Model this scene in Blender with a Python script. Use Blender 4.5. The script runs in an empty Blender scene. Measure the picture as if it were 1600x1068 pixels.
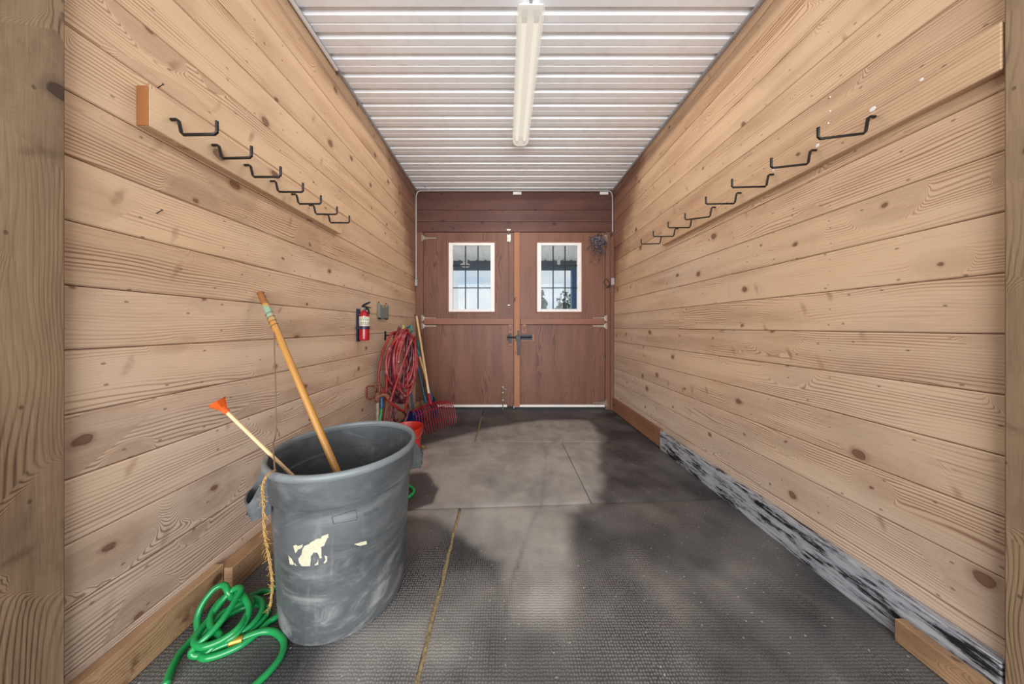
import bpy, bmesh, math, random
from mathutils import Vector, Matrix, noise as mnoise
PI = math.pi
R = random.Random(7)
S = bpy.context.scene
C = S.collection

# ---------------------------------------------------------------- camera, sky, exposure
F = 440.0; CX, CY = 790.0, 510.0; EYE = 1.22
cam_d = bpy.data.cameras.new('camera'); cam = bpy.data.objects.new('camera', cam_d); C.objects.link(cam)
cam.location = (0, 0, EYE); cam.rotation_euler = (PI/2, 0, 0)
cam_d.sensor_width = 36.0; cam_d.sensor_fit = 'HORIZONTAL'; cam_d.lens = 36.0*F/1600
cam_d.shift_x = (800-CX)/1600; cam_d.shift_y = -(534-CY)/1600
cam_d.clip_start = 0.02; cam_d.clip_end = 300
S.camera = cam
S.view_settings.view_transform = 'Standard'; S.view_settings.look = 'None'
S.view_settings.gamma = 1.0; S.view_settings.use_curve_mapping = False
S.view_settings.exposure = 0.25
LAMP_W = 4.8         # watts of each of the lamp's light points
SKY = 0.70
sun = bpy.data.lights.new('sun', 'SUN'); sun.energy = 2.2; sun.angle = math.radians(1.5); sun.color = (1.0, .97, .92)
suno = bpy.data.objects.new('sun', sun); C.objects.link(suno); suno.rotation_euler = (math.radians(-42), 0, math.radians(12))
day = bpy.data.lights.new('aisle_fill', 'AREA'); day.shape = 'RECTANGLE'; day.size = 6.0; day.size_y = 3.0; day.energy = 400; day.color = (0.96, 0.98, 1.0)
fillo = bpy.data.objects.new('aisle_fill', day); C.objects.link(fillo); fillo.location = (0.1, -3.4, 1.5); fillo.rotation_euler = (PI/2, 0, 0)   # fill light added behind the camera to brighten the room

world = bpy.data.worlds.new('sky'); S.world = world; world.use_nodes = True
wt = world.node_tree; wt.nodes.clear()
_o = wt.nodes.new('ShaderNodeOutputWorld'); _b = wt.nodes.new('ShaderNodeBackground')
_c = wt.nodes.new('ShaderNodeTexCoord'); _n = wt.nodes.new('ShaderNodeTexNoise'); _r = wt.nodes.new('ShaderNodeValToRGB')
_m = wt.nodes.new('ShaderNodeMapping'); _m.inputs['Scale'].default_value = (1, 1, 3)
wt.links.new(_c.outputs['Generated'], _m.inputs[0]); wt.links.new(_m.outputs[0], _n.inputs['Vector'])
_n.inputs['Scale'].default_value = 4.0; _n.inputs['Detail'].default_value = 5
_r.color_ramp.elements[0].position = 0.35; _r.color_ramp.elements[0].color = (0.66, 0.80, 0.95, 1)
_r.color_ramp.elements[1].position = 0.62; _r.color_ramp.elements[1].color = (0.97, 0.98, 1.0, 1)
wt.links.new(_n.outputs['Fac'], _r.inputs[0]); wt.links.new(_r.outputs[0], _b.inputs['Color'])
_b.inputs['Strength'].default_value = SKY
wt.links.new(_b.outputs[0], _o.inputs['Surface'])

# ---------------------------------------------------------------- measures
XL, XR, YE, ZC = -1.324, 1.588, 4.16, 3.234      # left wall, right wall, end wall, ceiling
def P(px, py, Y): return Vector(((px-CX)/F*Y, Y, EYE-(py-CY)/F*Y))
def G(px, py, z=0.0):
    Y = F*(EYE-z)/(py-CY); return Vector(((px-CX)/F*Y, Y, z))
def srgb(r, g, b):
    f = lambda c: (c/255/12.92) if c/255 <= .04045 else ((c/255+.055)/1.055)**2.4
    return (f(r), f(g), f(b), 1)

# ---------------------------------------------------------------- node helper
class N:
    """a socket with arithmetic"""
    def __init__(s, t, k): s.t = t; s.k = k
    def _m(s, op, *a, clamp=False):
        n = s.t.nodes.new('ShaderNodeMath'); n.operation = op; n.use_clamp = clamp
        for i, v in enumerate((s,)+a):
            if isinstance(v, N): s.t.links.new(v.k, n.inputs[i])
            else: n.inputs[i].default_value = v
        return N(s.t, n.outputs[0])
    def __add__(s, o): return s._m('ADD', o)
    def __radd__(s, o): return s._m('ADD', o)
    def __sub__(s, o): return s._m('SUBTRACT', o)
    def __rsub__(s, o): return (s*-1.0)+o
    def __mul__(s, o): return s._m('MULTIPLY', o)
    def __rmul__(s, o): return s._m('MULTIPLY', o)
    def __truediv__(s, o): return s._m('DIVIDE', o)
    def sin(s): return s._m('SINE')
    def exp(s): return s._m('EXPONENT')
    def pow(s, p): return s._m('POWER', p)
    def gt(s, v): return s._m('GREATER_THAN', v)
    def abs(s): return s._m('ABSOLUTE')
    def clamp(s): return s._m('ADD', 0.0, clamp=True)
    def step(s, a, b, lo=0.0, hi=1.0):
        n = s.t.nodes.new('ShaderNodeMapRange'); n.interpolation_type = 'SMOOTHSTEP'
        s.t.links.new(s.k, n.inputs[0])
        for i, v in zip((1, 2, 3, 4), (a, b, lo, hi)):
            if isinstance(v, N): s.t.links.new(v.k, n.inputs[i])
            else: n.inputs[i].default_value = v
        return N(s.t, n.outputs[0])
class Mat:
    def __init__(s, name, rough=.6, metal=0.0, spec=.5):
        s.m = bpy.data.materials.new(name); s.m.use_nodes = True; s.t = s.m.node_tree
        s.b = s.t.nodes['Principled BSDF']; s.b.inputs['Roughness'].default_value = rough
        s.b.inputs['Metallic'].default_value = metal; s.b.inputs['Specular IOR Level'].default_value = spec
    def node(s, k, **kw):
        n = s.t.nodes.new(k)
        for a, v in kw.items(): setattr(n, a, v)
        return n
    def link(s, a, b): s.t.links.new(a.k if isinstance(a, N) else a, b)
    def uv(s):
        n = s.node('ShaderNodeUVMap'); x = s.node('ShaderNodeSeparateXYZ'); s.link(n.outputs[0], x.inputs[0])
        return N(s.t, x.outputs[0]), N(s.t, x.outputs[1])
    def obj(s):
        n = s.node('ShaderNodeTexCoord'); x = s.node('ShaderNodeSeparateXYZ'); s.link(n.outputs['Object'], x.inputs[0])
        return [N(s.t, x.outputs[i]) for i in range(3)]
    def attr(s, name):
        n = s.node('ShaderNodeAttribute'); n.attribute_name = name; return N(s.t, n.outputs['Fac'])
    def vec(s, x, y, z=0.0):
        n = s.node('ShaderNodeCombineXYZ')
        for i, v in enumerate((x, y, z)):
            if isinstance(v, N): s.link(v, n.inputs[i])
            else: n.inputs[i].default_value = v
        return n.outputs[0]
    def noise(s, v, scale=1.0, detail=3.0, rough=.5, dist=0.0):
        n = s.node('ShaderNodeTexNoise'); s.link(v, n.inputs['Vector']); n.inputs['Scale'].default_value = scale
        n.inputs['Detail'].default_value = detail; n.inputs['Roughness'].default_value = rough; n.inputs['Distortion'].default_value = dist
        return N(s.t, n.outputs['Fac'])
    def mix(s, f, a, b, blend='MIX'):
        n = s.node('ShaderNodeMix', data_type='RGBA', blend_type=blend)
        for i, v in ((0, f), (6, a), (7, b)):
            if isinstance(v, N): s.link(v, n.inputs[i])
            elif isinstance(v, bpy.types.NodeSocket): s.link(v, n.inputs[i])
            else: n.inputs[i].default_value = v
        return n.outputs[2]
    def bump(s, h, strength=.3, dist=.002):
        n = s.node('ShaderNodeBump'); n.inputs['Strength'].default_value = strength; n.inputs['Distance'].default_value = dist
        s.link(h, n.inputs['Height']); s.link(n.outputs[0], s.b.inputs['Normal'])
    def color(s, c):
        if isinstance(c, (tuple, list)): s.b.inputs['Base Color'].default_value = c
        else: s.link(c, s.b.inputs['Base Color'])
        return s

def wood(name, light, dark, knot, ring=.0135, warp=.03, knots=True, kscale=3.7, line=.5, fiber=.34, rough=.62, patch=None,
         stain=None, blotch=.25, spec=.35, thr=.4):
    m = Mat(name, rough, spec=spec); u, v = m.uv(); pid = m.attr('pid')
    w = m.noise(m.vec(u*1.1, v*5.0, pid*7.0), 1.0, 2.0)
    g = v + (w-.5)*(warp*4)
    w2 = m.noise(m.vec(u*.35+9.0, v*1.5, pid*3.0), 1.0, 1.0)
    g = g + (w2-.5)*(warp*5)
    cmask = None
    if knots:
        vo = m.node('ShaderNodeTexVoronoi'); vo.voronoi_dimensions = '2D'; vo.inputs['Scale'].default_value = 1.0
        jit = m.noise(m.vec(u*14.0, v*14.0, pid), 1.0, 2.0)
        m.link(m.vec(u*kscale*.8+(jit-.5)*.10, v*kscale+(jit-.5)*.12), vo.inputs['Vector'])
        sp = m.node('ShaderNodeSeparateColor'); m.link(vo.outputs['Color'], sp.inputs[0])
        d = N(m.t, vo.outputs['Distance'])*(1/kscale)
        ex = N(m.t, sp.outputs[1]).gt(thr)
        r = N(m.t, sp.outputs[0]).pow(2.0)*.016+.0045
        q = d/r
        k = ex*((q*q)*-.055).exp()
        g = g*(1-k)+(d*1.15)*k
        core = ex*q.step(.82, 1.0, 1.0, 0.0); edge = ex*q.step(.75, .95)*q.step(1.0, 1.2, 1.0, 0.0)
        rim = ex*q.step(1.0, 2.4, 1.0, 0.0)
    vary = m.noise(m.vec(u*.8, v*9.0, pid*5.0), 1.0, 2.0)
    wob = m.noise(m.vec(u*2.4, v*26.0, pid*9.0), 1.0, 2.0)
    s1 = ((g*(2*PI/ring)+wob*4.0).sin()*.5+.5).pow(3.0)
    lines = s1*vary.step(.36, .62, .08, 1.15)
    fb = m.noise(m.vec(u*9.0, v*330.0, pid*11.0), 1.0, 3.0, .6)
    bl = m.noise(m.vec(u*1.6, v*6.0, pid*17.0+3.0), 1.0, 4.0, .6)
    f = lines*line+(fb-.5)*fiber*1.6+(bl-.5)*blotch*2.0+(pid-.5)*.34+.12
    c = m.mix(f.clamp(), light, dark)
    if stain:       # washed-out greyish wear plus some painted light, stronger towards the floor
        x, y, z = m.obj()
        sn = m.noise(m.vec(x*.9, y*.9, z*1.6), 1.0, 4.0, .6)
        wm = ((2.0-z)*.42+(sn-.5)*1.6).clamp()
        c = m.mix(wm*.85, c, m.mix(f.clamp(), stain[0], stain[1]))
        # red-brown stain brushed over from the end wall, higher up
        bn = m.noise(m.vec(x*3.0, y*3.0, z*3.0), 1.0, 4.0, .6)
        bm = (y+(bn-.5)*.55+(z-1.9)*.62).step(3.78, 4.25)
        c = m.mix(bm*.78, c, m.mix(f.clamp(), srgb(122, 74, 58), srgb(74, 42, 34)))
    if knots:
        c = m.mix(rim*.38, c, knot); c = m.mix(core*.75, c, m.mix((s1*.6+bl*.3).clamp(), knot, tuple(.42*a for a in knot[:3])+(1,))); c = m.mix(edge*.6, c, tuple(.35*a for a in knot[:3])+(1,))
        # slanting spike knots, long soft streaks
        v3 = m.node('ShaderNodeTexVoronoi'); v3.voronoi_dimensions = '2D'; v3.inputs['Scale'].default_value = 1.0
        jj = m.noise(m.vec(u*18.0, v*18.0, pid+2), 1.0, 3.0)
        m.link(m.vec((u*.93-v*.36)*4.6+(jj-.5)*.14, (u*.36+v*.93)*1.5+(jj-.5)*.06), v3.inputs['Vector']); s3 = m.node('ShaderNodeSeparateColor'); m.link(v3.outputs['Color'], s3.inputs[0])
        spike = N(m.t, s3.outputs[1]).gt(.5)*N(m.t, v3.outputs['Distance']).step(.015, .085, 1.0, 0.0)
        c = m.mix(spike*(jj.step(.3, .7)*.35+.15), c, knot)
        # small specks and resin marks
        v2 = m.node('ShaderNodeTexVoronoi'); v2.voronoi_dimensions = '2D'
        m.link(m.vec(u*7.0, v*11.0), v2.inputs['Vector']); v2.inputs['Scale'].default_value = 1.0
        s2 = m.node('ShaderNodeSeparateColor'); m.link(v2.outputs['Color'], s2.inputs[0])
        sk = N(m.t, s2.outputs[0]).gt(.62)*N(m.t, v2.outputs['Distance']).step(.025, .06, 1.0, 0.0)
        c = m.mix(sk*.6, c, tuple(.5*a for a in knot[:3])+(1,))
    if patch: c = patch(m, c)
    m.color(c); m.bump(fb*.5-s1*.5, .35, .0015)
    return m.m

def plain(name, col, rough=.5, metal=0.0, var=.12, scale=30.0, dirt=None, spec=.5, bump=0.0):  # dirt: second mottled tone; grime on metals, painted highlights on red hoses
    m = Mat(name, rough, metal, spec); x, y, z = m.obj()
    n = m.noise(m.vec(x, y, z), scale, 4.0, .6)
    dk = tuple(a*(1-var*2) for a in col[:3])+(1,)
    c = m.mix(n.step(.3, .7), dk, col)
    if dirt:
        n2 = m.noise(m.vec(x, y, z), dirt[1], 5.0, .65); c = m.mix(n2.step(.45, .7)*dirt[2], c, dirt[0])
    m.color(c)
    if bump: m.bump(n, bump, .002)
    return m.m

W = {}
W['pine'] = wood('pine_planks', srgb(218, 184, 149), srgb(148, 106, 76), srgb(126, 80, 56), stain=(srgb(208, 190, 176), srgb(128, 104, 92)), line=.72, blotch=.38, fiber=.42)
W['post'] = wood('post_wood', srgb(152, 126, 98), srgb(86, 62, 46), srgb(58, 38, 28), ring=.011, warp=.04, kscale=3.2, line=.55, blotch=.6, thr=.3, fiber=.5)
def blots(m, c):
    x, y, z = m.obj(); n = m.noise(m.vec(x*9, y*9, z*9), 1.0, 6.0, .7); n2 = m.noise(m.vec(x*2.2+3, y*2.2, z*5), 1.0, 4.0, .6)
    c = m.mix(n2.step(.42, .62)*.6, c, srgb(120, 88, 64)); return m.mix(n.step(.52, .66)*z.step(.13, .05)*.75, c, srgb(92, 56, 34))
W['kick'] = wood('kick_wood', srgb(186, 150, 114), srgb(128, 90, 62), srgb(90, 55, 35), blotch=.6, patch=blots)
W['brownkick'] = wood('brown_kick_wood', srgb(152, 108, 80), srgb(100, 66, 46), srgb(74, 46, 32), blotch=.45)
W['board'] = wood('hook_board_wood', srgb(218, 184, 148), srgb(154, 112, 80), srgb(112, 72, 50), kscale=4.0)
W['endboard'] = wood('stained_boards', srgb(102, 66, 56), srgb(54, 33, 29), srgb(44, 26, 22), blotch=.45, line=.5, thr=.3, rough=.5)
W['ply'] = wood('stained_plywood', srgb(124, 84, 66), srgb(72, 44, 35), srgb(60, 34, 26), ring=.02, warp=.06, knots=False, line=.55, blotch=.5, rough=.5)
W['rail'] = wood('rail_wood', srgb(140, 94, 76), srgb(112, 66, 48), srgb(66, 38, 28), knots=False, blotch=.3, rough=.5)
W['strip'] = wood('strip_wood', srgb(164, 114, 84), srgb(148, 92, 60), srgb(90, 50, 32), kscale=5, blotch=.2)
W['jamb'] = wood('jamb_wood', srgb(124, 86, 68), srgb(92, 56, 42), srgb(54, 32, 26), blotch=.4, kscale=4)
W['handle'] = wood('handle_wood', srgb(226, 192, 146), srgb(184, 140, 92), srgb(120, 78, 48), knots=False, ring=.006, warp=.004, fiber=.4, rough=.45)
W['endgrain'] = wood('end_grain', srgb(154, 100, 56), srgb(110, 62, 30), srgb(70, 38, 22), knots=False, ring=.007, warp=.01)
def peel(m, c):
    u, v = m.uv()
    n = m.noise(m.vec(u*4.0, v*16.0), 1.0, 6.0, .72); n2 = m.noise(m.vec(u*7.0+5, v*60.0), 1.0, 4.0, .7)
    c = m.mix((n2*.6+n*.6).step(.5, .72), srgb(176, 178, 182), srgb(112, 112, 118))
    return m.mix((n+(n2-.5)*.5).step(.50, .60), c, srgb(30, 30, 34))
W['peel'] = wood('peeling_grey_board', srgb(170, 172, 176), srgb(120, 120, 125), srgb(60, 60, 62), knots=False, patch=peel)
def goldpole(m, c):
    x, y, z = m.obj()
    n = m.noise(m.vec(x*40, y*40, z*9), 1.0, 4.0)
    return m.mix((z+(n-.5)*.07).step(1.26, 1.28)*(z+(n-.5)*.05).step(1.335, 1.32)*.8, c, srgb(120, 170, 150))
W['pole'] = wood('gold_pole_wood', srgb(186, 132, 62), srgb(128, 82, 34), srgb(90, 55, 30), knots=False, ring=.007, warp=.004, rough=.35, spec=.5, patch=goldpole)
W['straw'] = plain('packed_straw', srgb(160, 140, 98), .9, var=.3, scale=90)

M = {}
M['black'] = plain('black_iron', srgb(46, 43, 42), .45, .6, scale=60)
M['latch'] = plain('black_latch', srgb(28, 30, 38), .35, .5)
M['steel'] = plain('galvanised_steel', srgb(196, 190, 180), .3, .8, scale=40)
M['hinge'] = plain('hinge_metal', srgb(186, 174, 158), .35, .7, scale=60, dirt=(srgb(110, 80, 60), 60, .6))
M['conduit'] = plain('grey_conduit', srgb(176, 170, 168), .4, .2, var=.05)
M['white'] = plain('white_frame', srgb(232, 226, 222), .45, var=.04, scale=12)
M['whitemetal'] = plain('white_steel', srgb(250, 251, 253), .3, var=.01, scale=3, dirt=(srgb(212, 210, 206), 9, .2))
M['rubber'] = plain('black_rubber', srgb(24, 24, 26), .6)
M['gravel'] = plain('outside_gravel', srgb(208, 206, 200), .9, scale=6)
M['grass'] = plain('pasture', srgb(96, 120, 62), .9, scale=.8)
M['leaf'] = plain('tree_leaves', srgb(66, 96, 70), .7, var=.3, scale=3)
M['bluepost'] = plain('blue_post', srgb(58, 96, 138), .5, var=.05)
M['fascia'] = plain('porch_fascia', srgb(92, 104, 116), .5, var=.05)
M['green'] = plain('green_vinyl', srgb(26, 142, 74), .22, var=.05, scale=20, spec=.6)
M['brass'] = plain('brass', srgb(206, 158, 70), .3, .7, scale=60)
M['orange'] = plain('orange_plastic', srgb(232, 98, 34), .45, var=.1)
M['twine'] = plain('jute_twine', srgb(186, 148, 88), .9, var=.25, scale=200)
M['string'] = plain('brown_string', srgb(128, 104, 82), .9, var=.2, scale=200)
M['redrubber'] = plain('red_rubber_hose', srgb(160, 44, 46), .4, var=.28, scale=8, dirt=(srgb(196, 128, 132), 14, .55))  # pink second tone is highlights painted onto the rubber
M['maroon'] = plain('maroon_rubber_hose', srgb(98, 30, 44), .4, var=.25, scale=8, dirt=(srgb(178, 120, 134), 14, .6))  # pale pink blotches are highlights put into the colour
M['redplastic'] = plain('red_plastic', srgb(206, 50, 38), .35, var=.08)
M['forkred'] = plain('fork_red_plastic', srgb(150, 24, 40), .4, var=.1)
M['extred'] = plain('extinguisher_red', srgb(168, 20, 32), .2, var=.03, spec=.7)
M['label'] = plain('cream_label', srgb(222, 214, 190), .6, var=.08, scale=50)
M['navy'] = plain('navy_plastic', srgb(26, 34, 62), .4, var=.05)
M['chrome'] = plain('chrome', srgb(200, 200, 205), .2, .9, var=.02)
M['teal'] = plain('teal_plastic', srgb(22, 138, 140), .35, var=.1)
M['bluemetal'] = plain('blue_painted_steel', srgb(38, 88, 120), .4, .2, var=.15)
M['bluepl'] = plain('dark_blue_plastic', srgb(24, 40, 104), .4, var=.08)
M['rust'] = plain('rusty_iron', srgb(142, 84, 64), .7, .3, var=.25, scale=50, dirt=(srgb(180, 150, 130), 40, .5), bump=.3)
M['rustred'] = plain('rusty_red_paint', srgb(134, 56, 42), .6, .1, var=.2, scale=50)
M['galvpipe'] = plain('dirty_galvanised_pipe', srgb(186, 172, 150), .6, .3, var=.15)
M['box'] = plain('grey_green_plastic', srgb(122, 126, 116), .55, var=.1, scale=30)
M['khaki'] = plain('khaki_lining', srgb(172, 162, 112), .7, var=.15)
M['dryleaf'] = plain('dry_husk', srgb(176, 140, 82), .8, var=.3)
M['petal'] = plain('dried_petals', srgb(104, 92, 110), .9, var=.4, scale=60, dirt=(srgb(196, 184, 180), 70, .6))
M['stem'] = plain('dried_stems', srgb(96, 76, 62), .9, var=.3)
M['concrete'] = plain('concrete', srgb(80, 78, 76), .9, scale=8)
M['sticker'] = plain('torn_paper', srgb(196, 190, 162), .75, var=.08, scale=60)

def mat_barrel():
    m = Mat('grey_barrel_plastic', .42); x, y, z = m.obj()
    a = m.noise(m.vec(x, y, z), 5.0, 6.0, .65); b = m.noise(m.vec(x*14, y*14, z*2.0), 1.0, 5.0, .6)
    s = m.noise(m.vec(x*3, y*3, z*7), 1.0, 6.0, .7, 1.0)
    low = z.step(.42, .08)
    c = m.mix(a.step(.3, .7), srgb(66, 69, 71), srgb(84, 86, 88))
    c = m.mix(s.step(.45, .72)*(low*.5+.22), c, srgb(160, 160, 156))
    c = m.mix(b.step(.58, .78)*.32, c, srgb(168, 168, 152))
    m.color(c); m.bump(b, .1, .001); m.link(a.step(.3, .7, .36, .55), m.b.inputs['Roughness'])
    return m.m
M['barrel'] = mat_barrel()
M['rimgrey'] = plain('grey_rim_plastic', srgb(116, 121, 122), .4, var=.08, scale=10)

def mat_mat(name, pebble):
    m = Mat(name, .55, spec=.45); x, y, z = m.obj(); d = m.attr('dust')
    n = m.noise(m.vec(x, y, z), 3.0, 6.0, .65); st = m.noise(m.vec(x*5+y*2.2, y*.9-x*.3, z), 3.0, 5.0, .7)
    fn = m.noise(m.vec(x, y, z), 90.0, 3.0)
    pv = m.node('ShaderNodeTexVoronoi'); pv.voronoi_dimensions = '2D'; m.link(m.vec(x*88.0, y*88.0), pv.inputs['Vector']); pv.inputs['Scale'].default_value = 1.0; pv.inputs['Randomness'].default_value = .28
    dots = N(m.t, pv.outputs['Distance']).step(.18, .48, 1.0, 0.0)
    worn = m.noise(m.vec(x*1.7, y*1.3, z+4), 1.0, 4.0, .6).step(.38, .66, .15, 1.0)
    c = m.mix(n.step(.3, .75), srgb(36, 37, 41), srgb(62, 62, 66))
    c = m.mix(st.step(.55, .85)*.45, c, srgb(128, 120, 112))
    c = m.mix((d+(n-.5)*.3*d+(fn-.5)*.15*d).clamp(), c, m.mix(n.step(.3, .7), srgb(170, 165, 158), srgb(138, 134, 128)))
    wet = m.attr('wet'); c = m.mix(wet*.85, c, srgb(50, 48, 52))
    c = m.mix(dots*worn*pebble*.5, c, srgb(158, 150, 140))
    spk = m.node('ShaderNodeTexVoronoi'); spk.voronoi_dimensions = '2D'; m.link(m.vec(x*16, y*16), spk.inputs['Vector']); spk.inputs['Scale'].default_value = 1.0
    sp = m.node('ShaderNodeSeparateColor'); m.link(spk.outputs['Color'], sp.inputs[0])
    c = m.mix(N(m.t, spk.outputs['Distance']).step(.03, .07, 1.0, 0.0)*N(m.t, sp.outputs[0]).gt(.8)*.6, c, srgb(190, 186, 180))
    m.color(c); m.bump(dots*pebble+fn*.4, .5, .0022)
    m.link((d*.25+n*.3+.36).clamp(), m.b.inputs['Roughness'])
    return m.m
M['mat_pebble'] = mat_mat('pebbled_rubber', 1.0); M['mat_smooth'] = mat_mat('worn_rubber', .25)

def mat_glass():
    m = bpy.data.materials.new('window_glass'); m.use_nodes = True; t = m.node_tree; t.nodes.clear()
    o = t.nodes.new('ShaderNodeOutputMaterial'); a = t.nodes.new('ShaderNodeBsdfTransparent'); g = t.nodes.new('ShaderNodeBsdfGlossy'); x = t.nodes.new('ShaderNodeMixShader')
    g.inputs['Roughness'].default_value = .02; x.inputs[0].default_value = .012; a.inputs[0].default_value = (.96, .98, .98, 1)
    t.links.new(a.outputs[0], x.inputs[1]); t.links.new(g.outputs[0], x.inputs[2]); t.links.new(x.outputs[0], o.inputs[0]); return m
M['glass'] = mat_glass()
def mat_emit(name, col, s, transp=0.0):
    m = bpy.data.materials.new(name); m.use_nodes = True; t = m.node_tree; t.nodes.clear()
    o = t.nodes.new('ShaderNodeOutputMaterial'); e = t.nodes.new('ShaderNodeEmission'); e.inputs[0].default_value = col; e.inputs[1].default_value = s
    d = t.nodes.new('ShaderNodeBsdfTransparent'); x = t.nodes.new('ShaderNodeMixShader'); x.inputs[0].default_value = transp
    t.links.new(e.outputs[0], x.inputs[1]); t.links.new(d.outputs[0], x.inputs[2]); t.links.new(x.outputs[0], o.inputs[0]); return m
M['lens'] = mat_emit('lamp_diffuser', srgb(250, 240, 224), 0.70, .35)
M['tube'] = mat_emit('lamp_tube', srgb(255, 244, 222), .95)

# ---------------------------------------------------------------- mesh helpers
def obj(name, bm, mat, parent=None, smooth=False, origin=None):
    me = bpy.data.meshes.new(name)
    if origin is not None: bmesh.ops.translate(bm, verts=bm.verts, vec=-Vector(origin))
    bm.normal_update(); bm.to_mesh(me); bm.free()
    mats = mat if isinstance(mat, (list, tuple)) else [mat]
    for a in mats: me.materials.append(a)
    if smooth:
        me.polygons.foreach_set('use_smooth', [True]*len(me.polygons))
        if smooth != 'all': me.set_sharp_from_angle(angle=math.radians(38))
    o = bpy.data.objects.new(name, me); C.objects.link(o)
    if parent: o.parent = parent
    if origin is not None: o.location = origin
    return o
def tag(o, label=None, cat=None, group=None, kind=None):
    if label: o['label'] = label
    if cat: o['category'] = cat
    if group: o['group'] = group
    if kind: o['kind'] = kind
    return o
def thing(name, label=None, cat=None, loc=(0, 0, 0), group=None, kind=None):
    o = bpy.data.objects.new(name, None); C.objects.link(o); o.location = loc; o.empty_display_size = .05
    return tag(o, label, cat, group, kind)
def rel(o, parent, loc):   # parent an object modelled in world space to an Empty placed at loc
    o.parent = parent; o.location = Vector(o.location)-Vector(loc); return o
def nb(): return bmesh.new()
def box(bm, x0, x1, y0, y1, z0, z1, bev=0.0, along=None, mi=0, rnd=R):
    """box with optional bevel; along='x'|'y'|'z' writes wood UVs (metres) and a plank id"""
    b2 = bmesh.new()
    vs = [b2.verts.new((x, y, z)) for x in (x0, x1) for y in (y0, y1) for z in (z0, z1)]
    for f in ((0, 1, 3, 2), (4, 6, 7, 5), (0, 4, 5, 1), (2, 3, 7, 6), (0, 2, 6, 4), (1, 5, 7, 3)): b2.faces.new([vs[i] for i in f])
    bmesh.ops.recalc_face_normals(b2, faces=b2.faces)
    if bev: bmesh.ops.bevel(b2, geom=list(b2.edges), offset=bev, segments=1, affect='EDGES')
    merge(bm, b2, along, mi, rnd)
def merge(bm, b2, along=None, mi=0, rnd=R, off=None, pid=None):
    uvl = bm.loops.layers.uv.get('UVMap') or bm.loops.layers.uv.new('UVMap')
    pl = bm.faces.layers.float.get('pid') or bm.faces.layers.float.new('pid')
    ou, ov = off if off else (rnd.uniform(0, 40), rnd.uniform(0, 40)); p = rnd.random() if pid is None else pid
    mp = {v: bm.verts.new(v.co) for v in b2.verts}
    b2.normal_update()
    for f in b2.faces:
        nf = bm.faces.new([mp[v] for v in f.verts]); nf.material_index = mi; nf[pl] = p; nf.smooth = f.smooth
        n = f.normal
        if along:
            ai = 'xyz'.index(along); rest = [i for i in range(3) if i != ai]
            ac = rest[0] if abs(n[rest[1]]) > abs(n[rest[0]]) else rest[1]
            for l in nf.loops: l[uvl].uv = (l.vert.co[ai]+ou, l.vert.co[ac]+ov)
    b2.free()
def wbox(name, mat, parent, x0, x1, y0, y1, z0, z1, along, bev=.003, **k):
    bm = nb(); box(bm, x0, x1, y0, y1, z0, z1, bev, along); return obj(name, bm, mat, parent, **k)
def smooth_path(pts, n=6, closed=False):
    pts = [Vector(p) for p in pts]; out = []; m = len(pts)
    for i in range(m if closed else m-1):
        if closed: a, b, c, d = pts[(i-1) % m], pts[i], pts[(i+1) % m], pts[(i+2) % m]
        else: a, b, c, d = pts[max(i-1, 0)], pts[i], pts[i+1], pts[min(i+2, m-1)]
        for k in range(n):
            t = k/n; out.append(.5*((2*b)+(c-a)*t+(2*a-5*b+4*c-d)*t*t+(3*b-a-3*c+d)*t**3))
    if not closed: out.append(pts[-1])
    return out
def tube(bm, pts, r, seg=8, closed=False, cap=True, mi=0, wooduv=False):
    pts = [Vector(p) for p in pts]; n = len(pts)
    rr = r if isinstance(r, (list, tuple)) else [r]*n
    uvl = bm.loops.layers.uv.get('UVMap') or bm.loops.layers.uv.new('UVMap')
    t0 = (pts[1]-pts[0]).normalized(); up = Vector((0, 0, 1)) if abs(t0.z) < .9 else Vector((1, 0, 0))
    nrm = t0.cross(up).normalized(); rings = []; L = [0]
    for i in range(n):
        if closed: t = (pts[(i+1) % n]-pts[i-1]).normalized()
        else: t = (pts[min(i+1, n-1)]-pts[max(i-1, 0)]).normalized()
        nrm = (nrm-t*nrm.dot(t)); nrm = nrm.normalized() if nrm.length > 1e-6 else t.orthogonal().normalized()
        bi = t.cross(nrm)
        rings.append([bm.verts.new(pts[i]+(nrm*math.cos(a)+bi*math.sin(a))*rr[i]) for a in [2*PI*k/seg for k in range(seg)]])
        if i: L.append(L[-1]+(pts[i]-pts[i-1]).length)
    for i in range(n if closed else n-1):
        A, B = rings[i], rings[(i+1) % n]
        for k in range(seg):
            f = bm.faces.new((A[k], A[(k+1) % seg], B[(k+1) % seg], B[k])); f.smooth = True; f.material_index = mi
            l0, l1 = L[i], (L[i+1] if i+1 < n else L[-1]+.02)
            for l, (uu, kk) in zip(f.loops, ((l0, k), (l0, k+1), (l1, k+1), (l1, k))): l[uvl].uv = (uu+3.3, kk/seg*2*PI*rr[0]+7.7)
    if cap and not closed:
        a = bm.faces.new(list(reversed(rings[0]))); b = bm.faces.new(rings[-1]); a.material_index = b.material_index = mi
    return bm
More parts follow.
